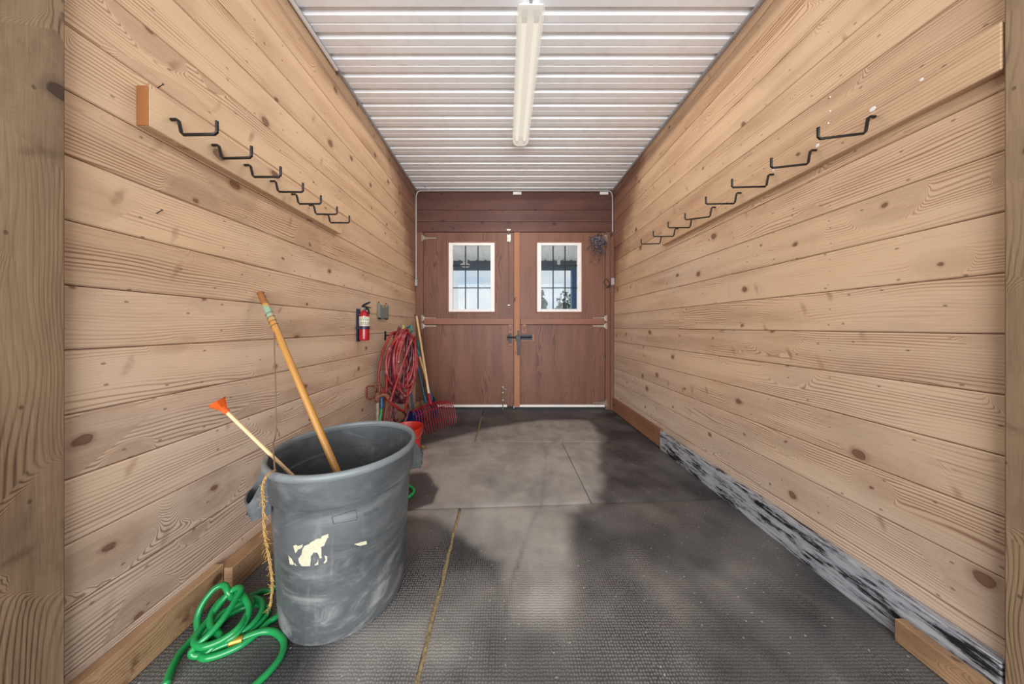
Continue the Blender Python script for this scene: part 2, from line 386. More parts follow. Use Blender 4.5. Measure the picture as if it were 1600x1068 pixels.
def lathe(bm, prof, c=(0, 0, 0), seg=48, axis=None, mi=0, capb=True, capt=True):
    """prof = [(r, z)...] about the z axis at c (or about `axis`)"""
    c = Vector(c); M3 = Vector((0, 0, 1)).rotation_difference(Vector(axis)).to_matrix() if axis else Matrix.Identity(3)
    rings = [[bm.verts.new(c+M3 @ Vector((r*math.cos(2*PI*k/seg), r*math.sin(2*PI*k/seg), z))) for k in range(seg)] for r, z in prof]
    for A, B in zip(rings, rings[1:]):
        for k in range(seg):
            f = bm.faces.new((A[k], A[(k+1) % seg], B[(k+1) % seg], B[k])); f.smooth = True; f.material_index = mi
    if capb: bm.faces.new(list(reversed(rings[0]))).material_index = mi
    if capt: bm.faces.new(rings[-1]).material_index = mi
    return bm
def prism(bm, pts, d, mi=0):
    """extrude the planar polygon pts (3-D) by vector d"""
    d = Vector(d); A = [bm.verts.new(Vector(p)) for p in pts]; B = [bm.verts.new(Vector(p)+d) for p in pts]; n = len(A)
    fs = [bm.faces.new(list(reversed(A))), bm.faces.new(B)]+[bm.faces.new((A[i], A[(i+1) % n], B[(i+1) % n], B[i])) for i in range(n)]
    for f in fs: f.material_index = mi
    bmesh.ops.recalc_face_normals(bm, faces=fs)
    return bm

# ---------------------------------------------------------------- the shell
def side_wall(name, X, sgn, zb, seed, y0, y1, studs):
    """sgn = +1: room lies towards +x.  zb = board joints, one mesh of all boards"""
    rnd = random.Random(seed); bm = nb(); th = .008
    for a, b in zip(zb, zb[1:]):
        off = rnd.uniform(0, .0012)
        xf = X-sgn*off; xb = X-sgn*th; g = .0016; bv = .0045; lip = .0035
        prof = [(xb, a+g), (xf-sgn*lip, a+g), (xf, a+g+bv), (xf, b-g-bv), (xf-sgn*lip, b-g), (xb, b-g)]
        b2 = bmesh.new(); prism(b2, [(p[0], y0, p[1]) for p in prof], (0, y1-y0, 0)); merge(bm, b2, 'y', 0, rnd)
    bk = (X-sgn*.03, X-sgn*th) if sgn > 0 else (X-sgn*th, X-sgn*.03)
    box(bm, bk[0], bk[1], y0, y1, zb[0], zb[-1], 0, 'y', 1)
    for sy in studs:
        for a, b in zip(zb, zb[1:]):
            for q in (.22, .55, .82):
                if rnd.random() < .8:
                    c = (X-sgn*.0014, sy+rnd.uniform(-.006, .006), a+(b-a)*q+rnd.uniform(-.012, .012))
                    lathe(bm, [(.0028, 0), (.0028, .0022)], c, 8, (sgn, 0, 0), 2)
    o = obj(name, bm, [W['pine'], W['jamb'], M['steel']]); tag(o, kind='structure'); return o
zl = [.0]+[.1665+.1965*k for k in range(0, 16)]; zl = [z for z in zl if z < ZC-.03]+[ZC]
zr = [.0]+[.2216+.195*k for k in range(0, 16)]; zr = [z for z in zr if z < ZC-.03]+[ZC]
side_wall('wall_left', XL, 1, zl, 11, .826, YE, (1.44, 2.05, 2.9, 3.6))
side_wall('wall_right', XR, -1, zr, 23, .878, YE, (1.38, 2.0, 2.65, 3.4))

# end wall: boards above the doors and a jamb on either side
DT = 2.61; DXL, DXR = -1.21, 1.465      # door head, leaf edges
bm = nb(); rnd = random.Random(5); h = [DT, 2.762, 2.932, 3.19, ZC]
for a, b in zip(h, h[1:]): box(bm, XL, XR, YE-.02, YE, a+.0015, b-.0015, .003, 'x', 0, rnd)
box(bm, XL, XR, YE, YE+.05, DT, ZC, 0, 'x', 1)
box(bm, XL, DXL-.004, YE-.02, YE+.10, 0, DT, .004, 'z', 2, rnd); box(bm, DXR+.004, XR, YE-.02, YE+.10, 0, DT, .004, 'z', 2, rnd)
box(bm, XR-.055, XR-.002, YE-.045, YE-.021, 0, DT, .004, 'z', 2, rnd)
tag(obj('wall_end', bm, [W['endboard'], M['rubber'], W['jamb']]), kind='structure')
# aisle side of the opening, beyond the posts
for nm, a, b in (('wall_front_left', -4.2, -1.492), ('wall_front_right', 1.752, 4.2)):
    bm = nb(); rnd = random.Random(9)
    for k in range(17): box(bm, a, b, .79, .81, .195*k+.002, min(.195*(k+1)-.002, ZC), .003, 'x', 0, rnd)
    tag(obj(nm, bm, W['pine']), kind='structure')

# ceiling: ribbed white steel running across the room
bm = nb(); per = .1515; prof = []; y = 1.897-.075-per*14
while y < YE:
    prof += [(y, 0), (y+.046, 0), (y+.049, .004), (y+.053, .004), (y+.056, 0), (y+.104, 0), (y+.113, .020), (y+.142, .020)]
    y += per
prof = [p for p in prof if p[0] < YE-.001]+[(YE, 0)]
xs = [-4.2, XL+.001, XR-.001, 4.2]; rows = [[bm.verts.new((x, yy, ZC+zz)) for yy, zz in prof] for x in xs]
for A, B in zip(rows, rows[1:]):
    for i in range(len(prof)-1): bm.faces.new((A[i], A[i+1], B[i+1], B[i]))
bmesh.ops.recalc_face_normals(bm, faces=bm.faces)
r2 = bmesh.ops.extrude_face_region(bm, geom=list(bm.faces)); bmesh.ops.translate(bm, verts=[g for g in r2['geom'] if isinstance(g, bmesh.types.BMVert)], vec=(0, 0, .012))
tag(obj('ceiling', bm, M['whitemetal']), kind='structure')
for i, (x0, x1) in enumerate(((XL+.001, XL+.024), (XR-.024, XR-.001))):
    bm = nb(); box(bm, x0, x1, .9, YE-.022, ZC-.02, ZC-.001, .003)
    tag(obj('trim_%d' % (i+1), bm, M['conduit']), kind='structure')
bm = nb(); tube(bm, [(XL+.022, .9, ZC-.034), (XL+.022, 2.17, ZC-.034)], .013, 8); tag(obj('trim_3', bm, M['white'], smooth=True), kind='structure')

# floor slab and rubber mats
bm = nb(); box(bm, -4.2, 4.2, -3.2, YE+.12, -.12, -.02); tag(obj('floor', bm, M['concrete']), kind='structure')
def plan(l): return [(G(*p).x, G(*p).y) for p in l]
DUST = plan([(642, 700), (700, 686), (770, 668), (850, 656), (920, 657), (938, 682), (936, 760), (926, 790), (884, 800), (890, 870), (899, 950),
             (885, 1040), (795, 1040), (788, 930), (800, 870), (730, 838), (690, 812), (640, 800), (672, 765), (660, 735), (640, 738)])
WET = plan([(625, 742), (668, 738), (676, 752), (686, 764), (676, 786), (640, 797), (600, 797), (600, 742)])
PATCH = [(G(1110, 890), .16, .35), (G(700, 980), .22, .3), (G(1000, 960), .25, .22), (G(700, 740), .3, .3), (G(845, 712), .2, .15), (G(640, 900), .2, -.2), (G(720, 860), .10, -.4), (G(560, 1040), .3, .25)]
SCUFF = plan([(853, 700), (851, 745), (846, 790), (832, 812), (816, 860), (801, 905), (788, 965)])
def sd(p, poly):
    x, y = p; ins = False; d = 9.0; n = len(poly)
    for i in range(n):
        ax, ay = poly[i]; bx, by = poly[(i+1) % n]
        if (ay > y) != (by > y) and x < (bx-ax)*(y-ay)/(by-ay)+ax: ins = not ins
        vx, vy = bx-ax, by-ay; t = max(0, min(1, ((x-ax)*vx+(y-ay)*vy)/(vx*vx+vy*vy+1e-12)))
        d = min(d, math.hypot(x-ax-vx*t, y-ay-vy*t))
    return -d if ins else d
def sm(a, b, x): t = max(0, min(1, (x-a)/(b-a))); return t*t*(3-2*t)
def dust(x, y):
    nz = mnoise.fractal(Vector((x*3, y*3, 0)), 1.0, 2.0, 4); n2 = mnoise.fractal(Vector((x*11, y*7, 4)), 1.0, 2.0, 3)
    d = sm(.07, -.05, sd((x, y), DUST)+nz*.07)*(.80+n2*.22)*(.25+.75*sm(1.02, 1.45, y+nz*.2))
    for c, r, s in PATCH: d += s*math.exp(-((x-c.x)**2+(y-c.y)**2)/r**2)*(1+nz)
    d += max(0, .10+nz*.22)
    ln = min((abs(sd((x, y), [SCUFF[i], SCUFF[i+1], SCUFF[i]])) for i in range(len(SCUFF)-1)), default=9)
    d -= .35*sm(.018, .004, ln)*(.6+n2)
    return max(0, min(1, d)), sm(.015, -.01, sd((x, y), WET)+n2*.012)
def rubber_mat(corners, label, mat, group='rubber stall mats'):
    """corners: (x0, y0) (x1, y0') (x1, y1') (x0, y1) in order; a subdivided top carries the dust"""
    (ax, ay), (bx, by), (cx, cy), (dx, dy) = corners; bm = nb(); st = .02
    nx = max(2, int((bx-ax)/st)); ny = max(2, int((max(cy, dy)-min(ay, by))/st))
    top = []
    for j in range(ny+1):
        row = []
        for i in range(nx+1):
            s, t = i/nx, j/ny; x = (ax+(bx-ax)*s)*(1-t)+(dx+(cx-dx)*s)*t; y = (ay+(by-ay)*s)*(1-t)+(dy+(cy-dy)*s)*t
            z = .0012*mnoise.noise(Vector((x*2, y*2, 1)))
            e = min(s*(bx-ax), (1-s)*(bx-ax), t*(dy-ay), (1-t)*(dy-ay)); z -= .003*(e < .001)
            row.append(bm.verts.new((x, y, z)))
        top.append(row)
    for j in range(ny):
        for i in range(nx): bm.faces.new((top[j][i], top[j][i+1], top[j+1][i+1], top[j+1][i]))
    rim = [top[0][i] for i in range(nx+1)]+[top[j][nx] for j in range(1, ny+1)]+[top[ny][i] for i in range(nx-1, -1, -1)]+[top[j][0] for j in range(ny-1, 0, -1)]
    low = [bm.verts.new((v.co.x, v.co.y, -.0195)) for v in rim]; n = len(rim)
    for i in range(n): bm.faces.new((rim[i], low[i], low[(i+1) % n], rim[(i+1) % n]))
    o = obj('rubber_mat', bm, mat, smooth=True); me = o.data
    a1 = me.attributes.new('dust', 'FLOAT', 'POINT'); a2 = me.attributes.new('wet', 'FLOAT', 'POINT'); d1 = []; d2 = []
    for v in me.vertices: d, w = dust(v.co.x, v.co.y); d1.append(d); d2.append(w)
    a1.data.foreach_set('value', d1); a2.data.foreach_set('value', d2)
    tag(o, label, 'rubber mat', group)
XLm, XRm = XL+.006, 1.546; g = .003
rubber_mat([(XLm, .0), (-.306-.008, .0), (-.306-.008, 1.893), (XLm, 1.846)], 'black pebbled rubber mat beneath the grey barrel, left of the straw-filled seam', M['mat_pebble'])
rubber_mat([(-.306+.008, .0), (XRm, .0), (XRm, 1.998), (-.306+.008, 1.894)], 'large black pebbled rubber mat in the foreground right of the straw-filled seam', M['mat_pebble'])
rubber_mat([(XLm, 1.850), (.595-g, 1.947), (.595-g, 2.976), (XLm, 2.976)], 'dusty worn rubber mat in the middle of the aisle behind the barrel', M['mat_smooth'])
rubber_mat([(.595+g, 1.949), (XRm, 2.003), (XRm, 2.976), (.595+g, 2.976)], 'dark worn rubber mat beside the grey peeling board', M['mat_smooth'])
rubber_mat([(XLm, 2.982), (-.325-.008, 2.982), (-.325-.008, YE-.03), (XLm, YE-.03)], 'dark worn rubber mat under the red manure fork', M['mat_smooth'])
rubber_mat([(-.325+.008, 2.982), (XRm, 2.982), (XRm, YE-.03), (-.325+.008, YE-.03)], 'worn rubber mat lying in front of the double doors', M['mat_smooth'])
def strand_strip(x, y0, y1, w, label, group):
    bm = nb(); rnd = random.Random(int(y0*100))
    pts = [(x+rnd.uniform(-.0035, .0035), y0+(y1-y0)*i/40, -.004) for i in range(41)]
    L = []
    for q in pts:
        ww = w*rnd.uniform(.75, 1.15); L.append([bm.verts.new((q[0]-ww, q[1], -.0194)), bm.verts.new((q[0]-ww, q[1], -.001)), bm.verts.new((q[0], q[1], .004+rnd.uniform(0, .002))), bm.verts.new((q[0]+ww, q[1], -.001)), bm.verts.new((q[0]+ww, q[1], -.0194))])
    for A, B in zip(L, L[1:]):
        for k in range(4): bm.faces.new((A[k], A[k+1], B[k+1], B[k]))
    bm.faces.new(L[0][::-1]); bm.faces.new(L[-1])
    o = obj('packed_straw', bm, W['straw'], smooth='all'); tag(o, label, 'straw', kind='stuff')
strand_strip(-.306, .0, 1.888, .0085, 'yellow straw and dirt packed in the long foreground mat seam', 'x')
strand_strip(-.325, 2.99, 3.85, .0075, 'yellowish straw packed in the short mat seam near the doors', 'x')

# ---------------------------------------------------------------- posts and boards
wp = wbox('wooden_post', W['post'], None, -1.49, -1.286, .683, .8235, -.019, ZC-.001, 'z', .004)
tag(wp, 'rough weathered square wooden post at the left edge of the opening', 'post')
wp = wbox('wooden_post', W['post'], None, 1.549, 1.75, .73, .876, -.019, ZC-.001, 'z', .004)
tag(wp, 'weathered square wooden post at the right edge of the opening', 'post')
def board(name, label, mat, x0, x1, y0, y1, z0, z1, cat='board', group=None, bev=.003):
    return tag(wbox(name, mat, None, x0, x1, y0, y1, z0, z1, 'y', bev), label, cat, group)
board('kick_board', 'stained brown-patched kick board in the left foreground beside the green hose coil', W['kick'], XL+.001, -1.284, .826, 1.284, 0.002, .142)
board('kick_board', 'thick kick board at the foot of the left wall passing behind the grey barrel', W['kick'], XL+.001, -1.250, 1.286, YE-.025, 0.002, .118)
board('kick_board', 'brown kick board on the right wall nearest the doors', W['brownkick'], 1.556, XR-.001, 2.83, YE-.048, 0.002, .184)
board('kick_board', 'grey kick board with peeling black and white paint along the right wall', W['peel'], 1.549, XR-.001, .88, 2.828, -.018, .17)
board('kick_board', 'short pale new board lying against the grey peeling board, bottom right', W['kick'], 1.509, 1.5475, .30, 1.094, 0.002, .09)

# ---------------------------------------------------------------- hook boards
def hook_path(X, s, Y, z, reach, dropz, tip, sag, yaw):
    """a bent square-ish bar: out of the board, down, out into the room and up"""
    a = Vector((X, Y, z)); pts = [a+Vector((-s*.012, 0, 0)), a+Vector((s*.022, 0, 0))]
    pts += [a+Vector((s*.030, 0, -.006)), a+Vector((s*.040, 0, -dropz+.008)), a+Vector((s*.048, yaw*.1, -dropz))]
    e = a+Vector((s*reach, yaw, -dropz-sag))
    pts += [e+Vector((-s*.008, 0, 0)), e+Vector((s*.001, 0, .008)), e+Vector((s*.001, 0, tip))]
    return pts
def hook_board(label, x0, x1, y0, y1, z0, z1, s, hooks, patches=()):
    loc = ((x0+x1)/2, y0, z0); t = thing('hook_board', label, 'hook rack', loc)
    bm = nb(); box(bm, x0, x1, y0, y1, z0, z1, .003, 'y')
    rel(obj('board', bm, W['board']), t, loc)
    if s > 0:
        bm = nb(); box(bm, x0, x1, y0-.003, y0-.0002, z0, z1, .001, 'z'); o = rel(obj('board_end', bm, W['endgrain']), t, loc); o['label'] = 'orange-brown end grain'
    for hk in hooks:
        bm = nb(); tube(bm, hook_path(*hk), .0056, 8); rel(obj('hook', bm, M['black'], smooth=True), t, loc)
    for (X, Y, z, r) in patches:
        bm = nb(); lathe(bm, [(r, 0), (r*.8, .0012)], (X, Y, z), 16, (s, 0, 0)); o = rel(obj('filler_patch', bm, M['white']), t, loc); o['label'] = 'white dab of filler'
rnd = random.Random(3)
hl = [(XL+.043, 1, 1.078+.152*k, 2.012, .178-rnd.uniform(0, .006), .058, .05, rnd.uniform(-.004, .002), rnd.uniform(-.006, .006)) for k in range(7)]
hr = [(1.550, -1, 1.181+.2245*k, 2.100, .226-rnd.uniform(-.008, .006), .070, .048, .002 + .018*(k in (0, 1, 4)), rnd.uniform(-.008, .008)) for k in range(8)]
hook_board('pale wooden board with seven black hooks on the left wall', XL+.001, XL+.043, 1.011, 2.20, 1.940, 2.084, 1, hl)
hook_board('long pale wooden board with eight black hooks on the right wall', 1.550, XR-.001, .880, 2.80, 2.025, 2.175, -1, hr,
           [(1.5502, 1.19, 2.138, .011), (1.5502, 1.40, 2.12, .009), (1.5502, 1.63, 2.13, .008), (1.5502, 1.02+.03, 2.14, .006)])
for (a, b, lb) in (((247, 138), (240, 127), 'small steel nail sticking out of the left wall above the hook board'), ((245, 334), (252, 329), 'bent nail sticking out of a left wall plank beside a grey knot')):
    Y = abs(XL)*F/abs(a[0]-CX); q = P(a[0], a[1], Y); q.x = XL-.004; e = q+Vector((.028, -.004, .012)); bm = nb(); tube(bm, [q, e], .0016, 6); lathe(bm, [(.0035, 0), (.0035, .0012)], e, 8, e-q)
    tag(obj('nail', bm, M['black']), lb, 'nail')

# ---------------------------------------------------------------- double dutch doors
YD = YE-.006           # face of the leaves
def dz(py): return EYE-(py-CY)/F*YD
def dxp(px): return (px-CX)/F*YD
def frame_box(bm, x0, x1, z0, z1, hx0, hx1, hz0, hz1, y0, y1, along, bev=0):
    """rectangle with a rectangular hole, four pieces"""
    box(bm, x0, hx0, y0, y1, z0, z1, bev, along); box(bm, hx1, x1, y0, y1, z0, z1, bev, along)
    box(bm, hx0, hx1, y0, y1, hz1, z1, bev, along); box(bm, hx0, hx1, y0, y1, z0, hz0, bev, along)
def hinge(parent, loc, x, z, s):
    """T hinge: plate on the jamb, strap of length .17 pointing to s"""
    bm = nb(); y = YD-.0045; box(bm, x-s*.03 if s > 0 else x, x if s > 0 else x+.03, YE-.0235, YE-.0205, z-.045, z+.045, .0008)
    tube(bm, [(x+s*.006, YE-.024, z-.03), (x+s*.006, YE-.024, z+.03)], .0065, 8)
    pr = [(x+s*.008, y, z-.018), (x+s*.05, y, z-.012), (x+s*.15, y, z-.007), (x+s*.17, y, z-.011), (x+s*.185, y, z), (x+s*.17, y, z+.011), (x+s*.15, y, z+.007), (x+s*.05, y, z+.012), (x+s*.008, y, z+.018)]
    prism(bm, pr, (0, .0035, 0))
    box(bm, min(x+s*.004, x+s*.012), max(x+s*.004, x+s*.012), YE-.022, y+.003, z-.017, z+.017)
    for q in (.03, .075, .165): lathe(bm, [(.0045, 0), (.003, .002)], (x+s*q, y, z), 8, (0, -1, 0))
    rel(obj('hinge', bm, M['hinge'], smooth=True), parent, loc)
midz = dz(507)
def leaf(n, x0, x1, win, hs):
    loc = ((x0+x1)/2, YD, .03); d = thing('door_%d' % n, kind='structure', loc=loc)
    wx0, wx1, wz0, wz1 = win
    bm = nb(); rn = random.Random(n); b2 = bmesh.new()
    tmp = nb(); frame_box(tmp, x0, x1, midz+.003, DT-.004, wx0, wx1, wz0, wz1, YD, YD+.045, None); tmp2 = nb()
    merge(bm, tmp, 'z', 0, rn); bmesh.ops.remove_doubles(bm, verts=bm.verts, dist=.0001)
    up = rel(obj('upper_leaf', bm, W['ply']), d, loc)
    bm = nb(); box(bm, x0, x1, YD, YD+.045, .045, midz-.003, .002, 'z', 0, rn); rel(obj('lower_leaf', bm, W['ply']), d, loc)
    bm = nb(); box(bm, x0+(.004 if n == 1 else .095), x1-.004, YD-.022, YD-.0005, midz+.004, midz+.094, .004, 'x', 0, rn); rel(obj('rail', bm, W['rail']), d, loc)
    # window: moulding, white frame, glass and black grille bars
    bm = nb(); frame_box(bm, wx0-.018, wx1+.018, wz0-.018, wz1+.018, wx0, wx1, wz0, wz1, YD-.012, YD-.0005, 'z', .003); rel(obj('window_moulding', bm, W['rail']), d, loc)
    bm = nb(); fw = .062; fv = .042
    frame_box(bm, wx0+.001, wx1-.001, wz0+.001, wz1-.001, wx0+fw, wx1-fw, wz0+fv, wz1-fv, YD-.010, YD+.040, None, .004)
    wf = rel(obj('window_frame', bm, M['white']), d, loc); wf['label'] = 'white frame around the glass'
    gx0, gx1, gz0, gz1 = wx0+fw, wx1-fw, wz0+fv, wz1-fv
    bm = nb(); box(bm, gx0-.003, gx1+.003, YD+.018, YD+.022, gz0-.003, gz1+.003); g_ = obj('pane', bm, M['glass'], wf)
    for k in (1, 2):
        xx = gx0+(gx1-gx0)*k/3; bm = nb(); box(bm, xx-.008, xx+.008, YD+.006, YD+.014, gz0, gz1, .001); b = obj('grille_bar', bm, M['latch'], wf); b['label'] = 'upright black grille bar'
        zz = gz0+(gz1-gz0)*k/3+(.018 if k == 2 else .0); bm = nb(); box(bm, gx0, gx1, YD+.0065, YD+.0135, zz-(.011 if k == 2 else .007), zz+(.011 if k == 2 else .007), .001); b = obj('grille_bar', bm, M['latch'], wf); b['label'] = 'level black grille bar'
    for c in wf.children: c.matrix_parent_inverse = Matrix.Identity(4); c.location = (0, 0, 0)
    # bottom weather strip and sweep
    bm = nb(); box(bm, x0+.004, x1-(.10 if n == 1 else .004) + (0 if n == 1 else 0), YD-.006, YD-.0005, .036, .070, .001); w_ = rel(obj('weather_strip', bm, M['white']), d, loc)
    bm = nb(); box(bm, x0+.004, x1-.004, YD-.006, YD+.04, (.012 if n == 2 else .004), .0355, .001); rel(obj('door_sweep', bm, M['rubber']), d, loc)
    for hz in hs: hinge(d, loc, x0+.0 if n == 1 else x1, hz, 1 if n == 1 else -1)
    return d, loc
hz_ = [dz(372), dz(497), dz(509), dz(629)]
d1, l1 = leaf(1, DXL, dxp(803)-.002, (dxp(701), dxp(773), dz(487), dz(379)), hz_)
d2, l2 = leaf(2, dxp(803)+.002, DXR, (dxp(839), dxp(908.5), dz(487), dz(379)), hz_)
bm = nb(); box(bm, dxp(803)+.001, dxp(812), YD-.024, YD-.0005, .045, DT-.006, .003, 'z'); o = rel(obj('centre_strip', bm, W['strip']), d2, l2); o['label'] = 'lighter orange upright strip'
bm = nb(); box(bm, DXL+.004, dxp(803)-.004, YD+.0455, YD+.06, midz-.04, midz+.04, .002, 'x'); rel(obj('gap_light_stop', bm, W['rail']), d1, l1)  # batten added outside, unseen, to block daylight leaking through the leaf gap
bm = nb(); box(bm, dxp(803)+.03, DXR-.004, YD+.0455, YD+.06, midz-.04, midz+.04, .002, 'x'); box(bm, dxp(803)-.003, dxp(803)+.03, YD+.0455, YD+.06, .05, DT-.006, .002, 'z'); rel(obj('gap_light_stop', bm, W['rail']), d2, l2)  # likewise added to shut out light at the middle and centre gaps
# chrome slide bolt with pull chain at the head of the left leaf
x = dxp(795); bm = nb(); box(bm, x-.024, x+.024, YD-.006, YD-.0005, dz(379), dz(365), .002)
for q in (dz(378), dz(366)): tube(bm, [(x-.02, YD-.008, q), (x, YD-.022, q), (x+.02, YD-.008, q)], .006, 6)
tube(bm, [(x, YD-.014, dz(380)), (x, YD-.014, dz(359))], .0065, 8); box(bm, x-.028, x+.028, YD-.034, YD-.017, dz(361), dz(359), .002)
for sx in (-.019, .019): lathe(bm, [(.008, 0), (.006, .010), (.002, .013)], (x+sx, YD-.006, dz(366)), 8, (0, -1, 0)); lathe(bm, [(.008, 0), (.006, .010), (.002, .013)], (x+sx, YD-.006, dz(378)), 8, (0, -1, 0))
o = rel(obj('slide_bolt', bm, M['steel'], smooth=True), d1, l1); o['label'] = 'silver slide bolt at the head'
bm = nb(); z = dz(380)
while z > dz(475):
    tube(bm, [(x+.003*math.sin(a), YD-.012+.002*math.cos(z*300), z-.0085+.0085*math.cos(a)) for a in [2*PI*k/8 for k in range(8)]], .0014, 5, closed=True); z -= .0155
box(bm, x-.018, x+.018, YD-.014, YD-.009, dz(477), dz(476)); tube(bm, [(x, YD-.011, dz(476)), (x, YD-.011, dz(484))], .002, 6)
tube(bm, [(x+.021*math.sin(a), YD-.011, dz(490)+.021*math.cos(a)) for a in [2*PI*k/16 for k in range(16)]], .0022, 6, closed=True)
rel(obj('pull_chain', bm, M['hinge'], smooth=True), d1, l1)
# cane bolt at the foot of the left leaf
x = dxp(786); bm = nb(); tube(bm, smooth_path([(x+.055, YD-.022, dz(608)), (x+.02, YD-.022, dz(606.5)), (x, YD-.022, dz(606)), (x, YD-.022, dz(612)), (x, YD-.022, .008)], 5), .006, 8)
for q in (603.5, 612, 624): box(bm, x-.016, x+.016, YD-.028, YD-.0005, dz(q)-.012, dz(q)+.008, .002)
lathe(bm, [(.011, 0), (.011, .02)], (x, YD-.022, .008), 8)
rel(obj('foot_bolt', bm, M['hinge'], smooth=True), d1, l1)
# small hook-and-eye hardware on wood blocks either side of the gap
for dd, ll, px in ((d1, l1, 798), (d2, l2, 819)):
    bm = nb(); box(bm, dxp(px-4), dxp(px+4), YD-.018, YD-.0005, dz(521), dz(504), .003, 'z'); rel(obj('hardware_block', bm, W['rail']), dd, ll)
    bm = nb(); tube(bm, smooth_path([(dxp(px)-.015, YD-.021, dz(507)), (dxp(px)-.012, YD-.03, dz(513)), (dxp(px), YD-.032, dz(516)), (dxp(px)+.012, YD-.03, dz(512)), (dxp(px)+.015, YD-.021, dz(506.5))], 4), .003, 6)
    lathe(bm, [(.007, 0), (.004, .004)], (dxp(px), YD-.018, dz(508)), 8, (0, -1, 0)); rel(obj('hook_eye', bm, M['hinge'], smooth=True), dd, ll)
# black bar latch
bm = nb(); box(bm, dxp(813), dxp(835), YD-.016, YD-.0005, dz(533), dz(521.5), .003, 'x'); rel(obj('latch_block', bm, W['strip']), d2, l2)
bm = nb(); box(bm, dxp(814), dxp(831.5), YD-.022, YD-.0165, dz(531), dz(522), .001)
box(bm, dxp(814), dxp(831.5), YD-.046, YD-.022, dz(529), dz(524), .003)
tube(bm, [(dxp(792.5), YD-.046, dz(526.5)), (dxp(830), YD-.046, dz(526.5))], .012, 8)
box(bm, dxp(805.5), dxp(813), YD-.060, YD-.0245, dz(531), dz(523.5), .004)
prism(bm, [(dxp(806.5), YD-.062, dz(530)), (dxp(812.5), YD-.062, dz(530)), (dxp(811.3), YD-.062, dz(536)), (dxp(811.6), YD-.062, dz(554)), (dxp(808.2), YD-.062, dz(554)), (dxp(808.2), YD-.062, dz(536))], (0, .012, 0))
box(bm, dxp(808.5), dxp(811), YD-.032, YD-.0245, dz(524), dz(516), .002); lathe(bm, [(.013, 0), (.013, .007)], (dxp(809.8), YD-.030, dz(517)), 12, (0, -1, 0))
rel(obj('bar_latch', bm, M['latch'], smooth=True), d2, l2)
bm = nb(); box(bm, dxp(793.5), dxp(801.5), YD-.016, YD-.0005, dz(540.5), dz(521), .003, 'z'); rel(obj('latch_block', bm, W['rail']), d1, l1)
bm = nb(); box(bm, dxp(795.2), dxp(799.2), YD-.034, YD-.0165, dz(535.5), dz(521.5), .002); box(bm, dxp(792.8), dxp(796), YD-.034, YD-.0165, dz(531), dz(523.5), .002); o = rel(obj('latch_keeper', bm, M['latch']), d1, l1)

# ---------------------------------------------------------------- conduit on the end wall
yc = YE-.034; cp = P(651.5, 436, yc); a = [(XL+.012, yc, dz(436)), (XL+.012, yc, dz(316)), (XL+.014, yc, dz(307)), (XL+.035, yc, dz(301.5)), (XL+.075, yc, dz(299.5)), (XL+.12, yc, dz(299.3)),
      (.1, yc, dz(299)), (XR-.16, yc, dz(299.3)), (XR-.085, yc, dz(299.5)), (XR-.045, yc, dz(301.5)), (XR-.024, yc, dz(307)), (XR-.020, yc, dz(316)), (XR-.020, yc, dz(436))]
loc = (0, yc, dz(299)); t = thing('electrical_conduit', 'grey metal conduit running up, over and down around the double doors', 'conduit', loc)
bm = nb(); a[3:3] = []; tube(bm, a[:2]+smooth_path(a[2:6], 5)[0:]+a[6:7]+smooth_path(a[7:11], 5)+a[11:], .0105, 10); rel(obj('pipe', bm, M['conduit'], smooth=True), t, loc)
for x, py, w, hh in ((XL+.012, 442, .022, .10), (XR-.024, 440, .022, .10)):
    bm = nb(); box(bm, x-.011 if x < 0 else x-w, x+w if x < 0 else x+.022, yc-.022, yc+.012, dz(py)-hh/2, dz(py)+hh/2, .003); rel(obj('outlet_box', bm, M['conduit']), t, loc)
for px in (808, 943):
    bm = nb(); box(bm, dxp(px-6.5), dxp(px+6.5), yc-.002, YE-.0205, dz(305), dz(300.8), .003); o = rel(obj('clip_plate', bm, M['white']), t, loc)
bm = nb(); tube(bm, smooth_path([P(646, 281, 3.95), P(656, 287, 4.02), P(668, 294, 4.11), P(672, 298.5, yc)], 5), .006, 6); rel(obj('feed_cable', bm, M['conduit'], smooth=True), t, loc)
bm = nb(); tube(bm, smooth_path([(XR-.03, yc-.01, dz(443)), (XR-.10, yc, dz(447)), (XR-.15, yc-.01, dz(441)), (XR-.11, yc-.01, dz(436)), (XR-.06, yc-.01, dz(446)), (XR-.12, yc-.004, dz(450)), (XR-.03, yc-.01, dz(448))], 6), .0035, 6); rel(obj('loose_wire', bm, M['black'], smooth=True), t, loc)

# ---------------------------------------------------------------- dried flowers at the right jamb
fc = P(937, 364, YD-.03); t = thing('dried_flower_bunch', 'bunch of dried purple-grey flowers hanging upside down at the top right of the doors', 'dried flowers', fc); rnd = random.Random(8)
bs = nb(); bf = nb(); bt = nb()
for i in range(70):
    e = P(rnd.gauss(934, 6.5), 372+abs(rnd.gauss(0, 1))*15, YD-.035-rnd.random()*.06); e.z = max(e.z, dz(413)); e.x = min(e.x, 1.47)
    m_ = (fc+e)/2+Vector((rnd.uniform(-.02, .02), 0, 0)); tube(bs, smooth_path([fc+Vector((rnd.uniform(-.02, .02), rnd.uniform(-.01, .01), 0)), m_, e], 3), .0014, 4)
    for k in range(4):
        c = m_.lerp(e, rnd.uniform(.2, 1.0))+Vector((rnd.uniform(-.018, .018), rnd.uniform(-.012, .008), rnd.uniform(-.02, .02)))
        b2 = bmesh.new(); bmesh.ops.create_icosphere(b2, subdivisions=1, radius=rnd.uniform(.006, .013)); bmesh.ops.translate(b2, verts=b2.verts, vec=c)
        for v in b2.verts: v.co += Vector([rnd.uniform(-.004, .004) for _ in range(3)])
        merge(bf, b2)
